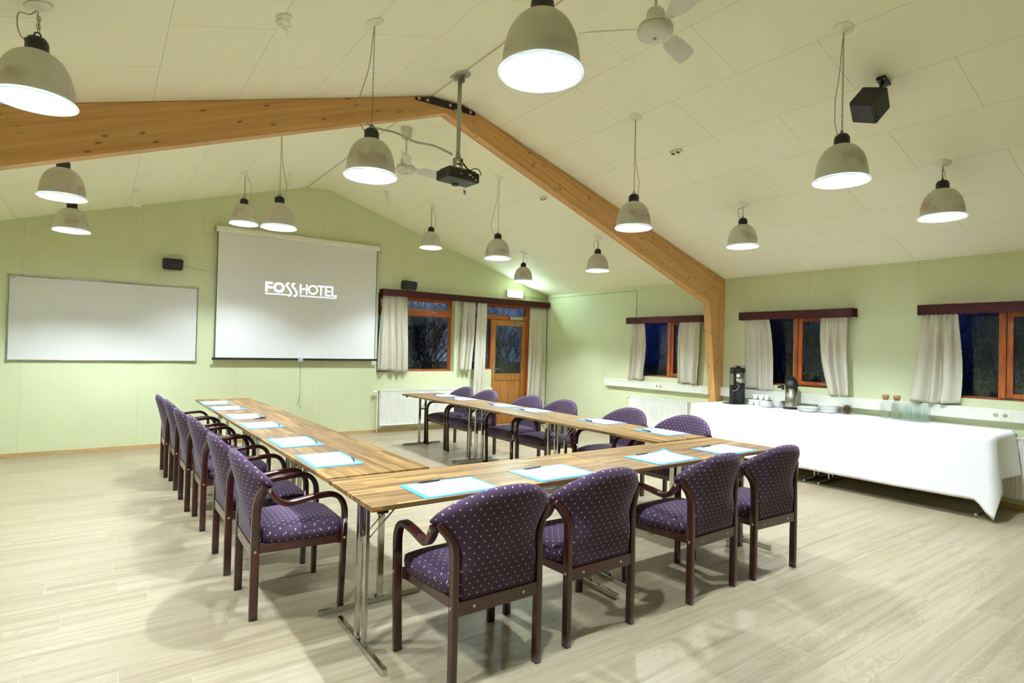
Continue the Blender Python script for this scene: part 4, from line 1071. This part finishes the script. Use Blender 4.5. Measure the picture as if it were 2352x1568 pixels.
    for sx in (-1, 1):
        q = MB(); q.lathe([(0, .002), (.005, .002), (.007, 0), (0, 0)], 10, 0, Matrix.Translation((sx*.13, -.0148, .345)) @ Matrix.Rotation(PI/2, 4, 'X')); q.build('rail_screw', M['screw'], rr)
    m = MB(); m.box((0, .43, .360), (.500, .020, .055), 0, None, .003); m.build('front_rail', M['chair'], t)
    return t
CP = chair_proto(); cst = {}
G = 'purple dotted armchairs around the U-shaped tables'
def ch(x, y, deg, lab): return place(CP, cst, lab, (x, y, 0), R_(deg), G)
ch(1.441, 2.068, 0, 'purple armchair nearest the camera, leftmost at the front tables')
ch(2.090, 2.093, 0, 'purple armchair at the front tables, second from the left')
ch(2.998, 2.072, 2.0, 'purple armchair at the front tables, third from the left')
ch(3.640, 2.055, -2.5, 'purple armchair at the right end of the front tables')
order = ['nearest the camera', 'second from the camera', 'third from the camera', 'third from the far end', 'second from the far end', 'at the far end, nearest the whiteboard']
for (x, y, dg), o_ in zip([(.680, 3.400, -91), (.668, 4.100, -90), (.661, 5.098, -90), (.625, 5.760, -89.5), (.618, 6.548, -90), (.588, 7.196, -90)], order):
    ch(x, y-(.028 if abs(y-5.76) < .01 else 0), dg, 'purple armchair at the left table row, '+o_)
order = ['at the far end, before the radiator', 'second from the far end', 'third from the far end', 'third from the camera', 'second from the camera', 'nearest the front tables']
for (x, y, dg), o_ in zip([(4.377, 7.30, 90), (4.360, 6.655, 91), (4.395, 5.728, 90), (4.395, 5.088, 90), (4.43, 4.10, 88), (4.43, 3.38, 90)], order):
    ch(x, y, dg, 'purple armchair at the right table row, '+o_)

# ================================================================== FOLDERS, PAPER, PENS
ZT = TH+.0005
def folder_set(c0, c1, c3, who, pen, curl=None):
    # c0 left-rear corner, c1 along the long side, c3 along the short side (metres, table plane)
    o = Vector((c0[0], c0[1])); ex = Vector((c1[0], c1[1]))-o; ang = math.atan2(ex.y, ex.x)
    L_ = ex.length; W_ = (Vector((c3[0], c3[1]))-o).length
    sgn = 1 if ex.cross(Vector((c3[0]-c0[0], c3[1]-c0[1]))) > 0 else -1
    def gridm(x0, x1, y0, y1, z0, th, lift):
        m = MB(); n = 14; vs = []; fs = []
        for layer in (0, 1):
            for j in range(n+1):
                for i in range(n+1):
                    x = x0+(x1-x0)*i/n; y = y0+(y1-y0)*j/n; dz = 0
                    if lift:
                        dd = math.hypot((x-(L_ if lift[0] else 0))/.15, (y-(W_ if lift[1] else 0))/.15)
                        dz = .022*max(0, 1-dd)**2
                    vs.append((x, y*sgn, z0+dz+th*layer))
        st = n+1; N = st*st
        for j in range(n):
            for i in range(n):
                q = j*st+i; fs.append((q, q+st, q+st+1, q+1)); fs.append((N+q, N+q+1, N+q+st+1, N+q+st))
        rim = [i for i in range(n+1)]+[j*st+n for j in range(1, n+1)]+[n*st+i for i in range(n-1, -1, -1)]+[j*st for j in range(n-1, 0, -1)]
        for a, b in zip(rim, rim[1:]+rim[:1]): fs.append((a, b, N+b, N+a))
        m.add(vs, fs, 0, bool(lift)); return m
    loc = (o.x, o.y, ZT)
    lift = curl
    t = thing('document_folder', 'blue plastic folder '+who, 'folder', loc, ang, 'blue document folders on the tables')
    gridm(0, L_, 0, W_, 0, .0022, lift).build('cover', M['folder'], t)
    gridm(.026, L_-.018, .020, W_-.020, .0026, .0005, lift).build('clear_pocket', M['pocket'], t)
    p = gridm(.078, L_-.040, .026, W_-.030, .0034, .0012, lift).build('paper_sheets', M['paper'], None, loc, (0, 0, ang))
    tag(p, 'white paper sheets on the blue folder '+who, 'paper', 'stacks of white paper on the folders')
    # pen
    px, py, pa = pen
    m = MB(); m.lathe([(0, -.068), (.0012, -.066), (.0042, -.050), (.0052, -.03), (.0052, .060), (.0042, .066), (0, .066)], 12, 0, Matrix.Rotation(PI/2, 4, 'Y')); 
    wx, wy = o.x+px*math.cos(ang)-sgn*py*math.sin(ang), o.y+px*math.sin(ang)+sgn*py*math.cos(ang)
    pt_ = thing('pen', 'black ballpoint pen on the blue folder '+who, 'pen', (wx, wy, ZT+.0105), ang+R_(pa)*sgn, 'black pens on the folders')
    m.build('barrel', M['pen'], pt_)
    m = MB(); m.box((.045, 0, .0058), (.038, .003, .0018)); m.box((.0605, 0, .0035), (.006, .003, .006)); m.build('clip', M['alu'], pt_)
W_L = [('nearest the camera on the left row', (.981, 3.226), (1.273, 3.232), (.989, 3.663)),
 ('second from the camera on the left row', (.983, 3.945), (1.273, 3.948), (.980, 4.371)),
 ('fourth from the camera on the left row', (.965, 5.577), (1.255, 5.600), (.960, 6.000)),
 ('third from the camera on the left row', (.974, 4.923), (1.267, 4.937), (.962, 5.330)),
 ('second from the far end of the left row', (.949, 6.360), (1.243, 6.372), (.935, 6.760)),
 ('at the far end of the left row', (.927, 6.985), (1.221, 7.004), (.921, 7.390))]
for k, (who, a, b, c) in enumerate(W_L):
    # long side runs away from the camera: use c as long-axis corner
    folder_set(a, c, b, who, (.115, .262, 12) if k < 2 else (.10, .258, 8), curl=(0, 1) if k == 2 else None)
W_F = [('nearest the camera, leftmost on the front row', (1.219, 2.632), (1.636, 2.632), (1.219, 2.339)),
 ('second from the left on the front row', (1.888, 2.641), (2.300, 2.641), (1.880, 2.340)),
 ('third from left in front, corner curled', (2.808, 2.632), (3.228, 2.640), (2.800, 2.327)),
 ('at the right end of the front row', (3.485, 2.616), (3.888, 2.622), (3.474, 2.320))]
for k, (who, a, b, c) in enumerate(W_F):
    folder_set(a, b, c, who, (.150, .030, -4), curl=(1, 0) if k == 2 else None)
W_R = [('nearest the front row on the right row', 3.305, .0), ('second from the front row on the right row', 4.055, .02), ('third from the camera on the right row', 5.13, .01),
 ('third from the far end of the right row', 5.74, .0), ('second from the far end of the right row', 6.655, -.01), ('at the far end of the right row', 7.22, .01)]
for who, yc, dx in W_R:
    x0 = 3.845+dx; folder_set((x0+.295, yc+.205), (x0+.292, yc-.205), (x0, yc+.207), who, (.14, .262, 6))

# ================================================================== BUFFET
ZC = .762
bt = table_proto(1.57, .60, 'buffet_table')
bst = {}
bp = bt
for i, (yy, lab) in enumerate(((1.70, 'folding table under the right half of the white tablecloth, feet showing below'), (3.275, 'folding table under the left half of the white tablecloth, feet showing below'))):
    o = place(bp, bst, lab, (7.138, yy, .0), PI/2, 'buffet tables under the white cloth')
# the cloth
XF, XB, YL, YR = 6.475, 7.215, 4.845, 1.655
def cloth():
    m = MB(); vs = []; idx = {}
    nx, ny = 18, 90; drop_n = 22
    rnd = random.Random(3)
    # top grid
    def topz(x, y): return ZC + .0012*math.sin(9*y+3*x)*math.sin(7*x)
    fs = []
    for j in range(ny+1):
        for i in range(nx+1):
            x = XF+(XB-XF)*i/nx; y = YR+(YL-YR)*j/ny; vs.append((x, y, topz(x, y)))
    st = nx+1
    for j in range(ny):
        for i in range(nx): q = j*st+i; fs.append((q, q+1, q+st+1, q+st))
    # skirt around front, both ends : path of top-edge vertices
    path = [(nx-i, 0) for i in range(3, nx)]+[(0, j) for j in range(0, ny+1)]+[(i, ny) for i in range(1, nx-2)]
    # arc-length & outward normal
    ring = []
    for (i, j) in path:
        q = j*st+i; x, y, z = vs[q]
        if j == 0 and i > 0: n = Vector((0, -1, 0)); kind = 'r'; s_ = XB-x
        elif j == ny and i > 0: n = Vector((0, 1, 0)); kind = 'l'; s_ = x-XF
        else: n = Vector((-1, 0, 0)); kind = 'f'; s_ = y
        ring.append([q, Vector((x, y, z)), n, kind, s_])
    prev = [r[0] for r in ring]
    def corner(r):   # closeness to the two front corners
        x, y = r[1].x, r[1].y
        return max(0, 1-math.hypot(x-XF, y-YR)/.085), max(0, 1-math.hypot(x-XF, y-YL)/.12)
    for d in range(1, drop_n+1):
        v = d/drop_n; cur = []
        for r in ring:
            q, p, n, kind, s_ = r; cr_, cl_ = corner(r)
            if kind == 'f': hem = .172+.006*math.sin(2.1*p.y)+.012*math.sin(.9*p.y+1)
            elif kind == 'r': hem = .36+.05*(s_/.74)**2*0-.0
            else: hem = .30
            hem -= .15*cr_**.8+.10*cl_
            hem = max(.012, hem)
            z = p.z-(p.z-hem)*v
            bul = .016+.020*v+.008*math.sin(3.3*p.y+.7)*v+.004*math.sin(11*p.y)*v**2 if kind == 'f' else .02+.03*v+.02*v*math.sin(7*s_+1)
            if kind == 'r': bul += .03*v*cr_
            if kind == 'l': bul += .03*v
            q2 = p+n*bul*(1 if v > 0 else 0)
            # corner folds
            if cr_ > 0: q2 += Vector((-.015, -.03, 0))*cr_*v+Vector((math.sin(70*s_+2)*.014, math.sin(60*s_)*.012, 0))*v*cr_
            if cl_ > 0: q2 += Vector((-.02, .02, 0))*cl_*v+Vector((math.sin(26*s_)*.012, 0, 0))*v*cl_
            q2.z = z; q2.x = min(q2.x, RX-.004); q2.y = min(q2.y, 4.885) if q2.x > 7.05 else q2.y
            cur.append(len(vs)); vs.append(tuple(q2))
        for k in range(len(ring)-1): fs.append((prev[k], prev[k+1], cur[k+1], cur[k]))
        prev = cur
    m.add(vs, fs, 0, True); o = m.build('tablecloth', M['tcloth'])
    md = o.modifiers.new('thick', 'SOLIDIFY'); md.thickness = .002; md.offset = 1
    return tag(o, 'long white tablecloth draped over the buffet along the window wall', 'tablecloth')
cloth()
ZI = ZC+.0035
# tall dispenser
t = thing('coffee_dispenser', 'tall black and steel coffee dispenser with a tap, next to the pine post', 'coffee dispenser', (7.03, 4.52, ZI), R_(-20))
def lath(name, prof, mat, par, seg=28, Mx=None):
    m = MB(); m.lathe(prof, seg, 0, Mx); return m.build(name, mat, par)
lath('lower_body', [(0, 0), (.088, 0), (.090, .01), (.086, .20), (.090, .205), (.090, .275), (0, .275)], M['black'], t)
lath('steel_band', [(.0, .276), (.089, .276), (.089, .425), (.0, .425)], M['steel'], t)
lid = lath('lid', [(0, .426), (.092, .426), (.093, .47), (.085, .485), (.03, .488), (.03, .505), (0, .507)], M['black'], t)
Mg = Matrix.Translation((-.075, -.055, 0))
m = MB(); m.box((-.095, -.02, .245), (.055, .075, .49), 0, None, .012); cg = m.build('gauge_column', M['black'], t)
m = MB(); m.box((-.118, -.035, .33), (.022, .056, .15), 0, None, .004); m.build('gauge_window', M['steel'], cg)
m = MB(); m.box((-.118, -.059, .457), (.028, .002, .007)); m.build('badge', M['alu'], cg)
m = MB(); m.tube([(-.095, -.05, .235), (-.095, -.10, .235)], .014, 10, 0, False, (0, 0, 1)); m.tube([(-.095, -.09, .24), (-.095, -.09, .19)], .010, 8, 0, False, (1, 0, 0)); m.build('tap', M['black'], t)
m = MB(); m.tube(smooth_path([(-.155, -.09, .185), (-.13, -.10, .18), (-.09, -.11, .205), (-.05, -.105, .255), (-.03, -.095, .25)]), .005, 8); m.build('tap_lever', M['chrome'], t)
m = MB(); m.box((-.06, -.02, .008), (.24, .20, .016), 0, None, .006); m.build('base_tray', M['black'], t)
m = MB(); m.tube(smooth_path([(-.085, -.03, .47), (-.085, -.03, .51), (-.02, -.03, .513), (.03, -.03, .51), (.085, -.03, .508), (.087, -.03, .47)]), .0035, 6, 0, False, (0, 1, 0)); m.build('carry_handle', M['chrome'], t)
# airpot
t = thing('pump_pot', 'steel pump-action airpot with black top, standing between saucers and plates', 'airpot', (7.055, 3.792, ZI), R_(150))
m = MB(); m.lathe([(0, 0), (.092, 0), (.095, .006), (.090, .016), (0, .016)], 28); m.build('base', M['black'], t)
lath('body', [(0, .0165), (.069, .0165), (.071, .02), (.070, .265), (0, .265)], M['steel'], t, 36)
m = MB(); m.lathe([(0, .266), (.073, .266), (.075, .285), (.072, .31), (.062, .345), (.045, .368), (.02, .376), (0, .376)], 28)
m.box((.08, 0, .30), (.075, .036, .030), 0, Matrix.Rotation(R_(12), 4, 'Y'), .008); m.box((.112, 0, .255), (.022, .034, .035), 0, None, .006); m.build('pump_top', M['black'], t)
m = MB(); m.sweep(smooth_path([(-.06, 0, .33), (-.03, 0, .385), (.01, 0, .398), (.02, 0, .41)]), rrect(.03, .012), 0, True, (0, 1, 0)); m.box((.0, 0, .385), (.05, .04, .012), 0, None, .004); m.build('lever', M['black'], t)
# crockery
def cup_proto():
    t = thing('coffee_cup', 'x', 'cup')
    m = MB(); m.lathe([(0, .001), (.022, 0), (.024, .003), (.032, .022), (.036, .045), (.0375, .062), (.036, .062), (.0345, .045), (.030, .022), (.020, .005), (0, .005)], 24); m.build('bowl', M['porcelain'], t)
    m = MB(); m.tube(smooth_path([(.034, 0, .050), (.052, 0, .050), (.055, 0, .032), (.046, 0, .020), (.030, 0, .020)]), .0032, 6, 0, False, (0, 1, 0)); m.build('handle', M['porcelain'], t)
    return t
cu = cup_proto(); s_ = {}
cups = []
for rx, nm in ((7.075, 'front'), (7.157, 'rear')):
    for k, yy in enumerate((4.352, 4.270, 4.188)): cups.append((rx, yy, 0, '%s white cup of the bottom layer, %s row' % (('left', 'middle', 'right')[k], nm)))
for k, yy in enumerate((4.318, 4.236, 4.154)): cups.append((7.118, yy, .0625, '%s white cup stacked on top of the others' % ('left', 'middle', 'right')[k]))
for x, y, z, lab in cups: place(cu, s_, lab, (x, y, ZI+z*1.13), R_(-60), 'white coffee cups on the buffet').scale = (1, 1, 1.13)
def plate_stack(x, y, r, n, th, nm, where):
    pm = MB(); pm.lathe([(0, 0), (r*.62, 0), (r*.66, .002), (r*.97, th*.9), (r, th), (r, th+.0015), (r*.96, th+.002), (r*.66, .0045), (0, .004)], 36); proto = pm.build(nm, M['porcelain'])
    for k in range(n):
        o = proto if k == 0 else proto.copy()
        if k: COL.objects.link(o)
        pos = 'bottom' if k == 0 else ('topmost' if k == n-1 else '%s from the bottom' % ['', 'second', 'third', 'fourth', 'fifth', 'sixth', 'seventh'][k])
        o.location = (x+.001*math.sin(k*2), y+.001*math.cos(k*3), ZI+k*(th*.55+.001)); o.rotation_euler = (0, 0, k*.7)
        tag(o, 'white %s, %s in the %s' % (nm.replace('_', ' '), pos, where), 'plate' if nm == 'plate' else 'saucer', 'white %ss stacked on the buffet' % nm)
plate_stack(6.957, 4.065, .080, 6, .016, 'saucer', 'front saucer stack')
plate_stack(7.100, 3.983, .080, 8, .016, 'saucer', 'rear saucer stack by the airpot')
plate_stack(6.945, 3.53, .114, 4, .020, 'plate', 'front plate stack')
plate_stack(7.070, 3.345, .110, 7, .020, 'plate', 'rear plate stack by the glass jar')
# glass jar with sugar sticks
t = thing('glass_jar', 'round glass jar leaning on its side, filled with brown sticks', 'jar', (7.100, 3.150, ZI))
m = MB(); m.lathe([(0, 0), (.066, 0), (.073, .006), (.074, .03), (.068, .075), (.060, .115), (.055, .128), (.052, .127), (.057, .113), (.065, .074), (.070, .03), (.068, .009), (0, .006)], 32); m.build('jar_body', M['cglass'], t)
m = MB(); rnd = random.Random(5)
for k in range(80):
    a = rnd.uniform(0, 6.28); z = rnd.uniform(.016, .098); r = rnd.uniform(0, .042)*(1-max(0, z-.05)*4); b = rnd.uniform(0, 3.14); tl = rnd.uniform(-.5, .7)
    c = Vector((r*math.cos(a), r*math.sin(a), z)); dv = Vector((math.cos(b)*math.cos(tl), math.sin(b)*math.cos(tl), math.sin(tl)))*.020
    m.tube([c-dv, c+dv], .0042, 5, 0, False, (.1, .2, .97))
tag(m.build('sugar_sticks', M['brown']), 'brown sugar sticks heaped in the glass jar', 'sugar sticks', kind='stuff'); bpy.data.objects['sugar_sticks'].location = (7.100, 3.150, ZI)
m = MB(); m.lathe([(0, .129), (.050, .129), (.048, .140), (.034, .152), (0, .157)], 28); m.build('jar_lid', M['cglass'], t)
# carafes
def carafe_proto():
    t = thing('water_carafe', 'x', 'carafe')
    m = MB(); m.lathe([(0, 0), (.040, 0), (.046, .004), (.0475, .012), (.0475, .150), (.044, .168), (.034, .186), (.030, .194), (.030, .218), (.0315, .222), (.0285, .222), (.027, .194), (.032, .184), (.0415, .166), (.0450, .150), (.0450, .014), (.042, .008), (0, .007)], 32); m.build('bottle', M['cglass'], t)
    m = MB(); m.lathe([(0, .009), (.040, .0095), (.0435, .015), (.0435, .088), (0, .088)], 28); m.build('water', M['water'], t)
    m = MB(); m.lathe([(0, .205), (.025, .205), (.0268, .222), (.032, .2235), (.0345, .258), (.033, .260), (0, .260)], 24); m.build('cork_stopper', M['cork'], t)
    return t
cp_ = carafe_proto(); s_ = {}
place(cp_, s_, 'cork-stoppered glass carafe of water, the left of two', (7.065, 2.735, ZI), 0, 'water carafes')
place(cp_, s_, 'cork-stoppered glass carafe of water, the right of two, beside the tumblers', (7.068, 2.625, ZI), 0, 'water carafes')
# inverted nested tumblers
def tumbler_proto():
    m = MB(); seg = 36; prof = [(.0385, 0), (.0375, .012), (.0345, .055), (.030, .088), (0, .090)]
    inn = [(0, .082), (.0275, .081), (.0325, .052), (.0360, .010), (.0370, 0)]
    vs = []; P_all = prof+inn; n = len(P_all)
    for i in range(seg):
        a = 2*PI*i/seg; k = 1+.022*(1 if i % 4 < 2 else -1)
        for q, (r, z) in enumerate(P_all): kk = k if q < 4 else 1; vs.append((r*kk*math.cos(a), r*kk*math.sin(a), z))
    fs = []
    for i in range(seg):
        j = (i+1) % seg
        for q in range(n): fs.append((i*n+q, j*n+q, j*n+(q+1) % n, i*n+(q+1) % n))
    m.add(vs, fs, 0, False); return m.build('tumbler', M['cglass'])
tp = tumbler_proto(); first = True
for ix in range(2):
    for iy in range(3):
        for k in range(4):
            o = tp if first else tp.copy()
            if not first: COL.objects.link(o)
            first = False
            o.location = (6.995+.082*ix, 2.515-.082*iy, ZI+k*.030); o.rotation_euler = (0, 0, .3*ix+.5*iy+k*.1)
            tag(o, 'faceted clear glass tumbler upside down in the nested stacks beside the carafes', 'glass', 'upside-down glass tumblers')

# ================================================================== OUTSIDE (dusk)
m = MB(); m.span((-30, D+T, -.35), (60, 60, -.25)); m.span((RX+T, -30, -.35), (60, D+T, -.25)); struct(m.build('ground', M['ground'])); 
def thicket(name, lab, spots, h, seed):
    rnd = random.Random(seed); m = MB()
    def grow(p, d, l, r, lv):
        pts = [p]; q = p.copy(); dd = d.copy()
        for k in range(3):
            dd = (dd+Vector((rnd.uniform(-.25, .25), rnd.uniform(-.25, .25), rnd.uniform(-.05, .14)))).normalized(); q = q+dd*l/3; pts.append(q.copy())
        m.tube(pts, r, 3 if lv > 1 else 5)
        if lv >= 5 or r < .0012: return
        for k in range(4 if lv > 0 else 5):
            t_ = pts[min(3, 1+k % 3)]; nd = (dd+Vector((rnd.uniform(-.9, .9), rnd.uniform(-.9, .9), rnd.uniform(-.1, .55)))).normalized()
            grow(t_, nd, l*rnd.uniform(.6, .85), r*.55, lv+1)
    for x, y in spots: grow(Vector((x, y, -.25)), Vector((rnd.uniform(-.25, .25), rnd.uniform(-.25, .25), 1)).normalized(), h*.30, rnd.uniform(.02, .045), 0)
    o = m.build(name, M['bark'], None); tag(o, lab, 'bushes', kind='stuff')
rt = random.Random(11)
thicket('bare_thicket', 'tangle of leafless trees in the dusk outside the back window and exit door', [(4.2+.55*k+rt.uniform(-.3, .3), rt.uniform(11.2, 14.6)) for k in range(13)], 4.6, 5)
thicket('bare_thicket', 'dark leafless trees outside the side windows', [(rt.uniform(9.8, 11.3), 1.6+.72*k) for k in range(10)], 4.2, 9)
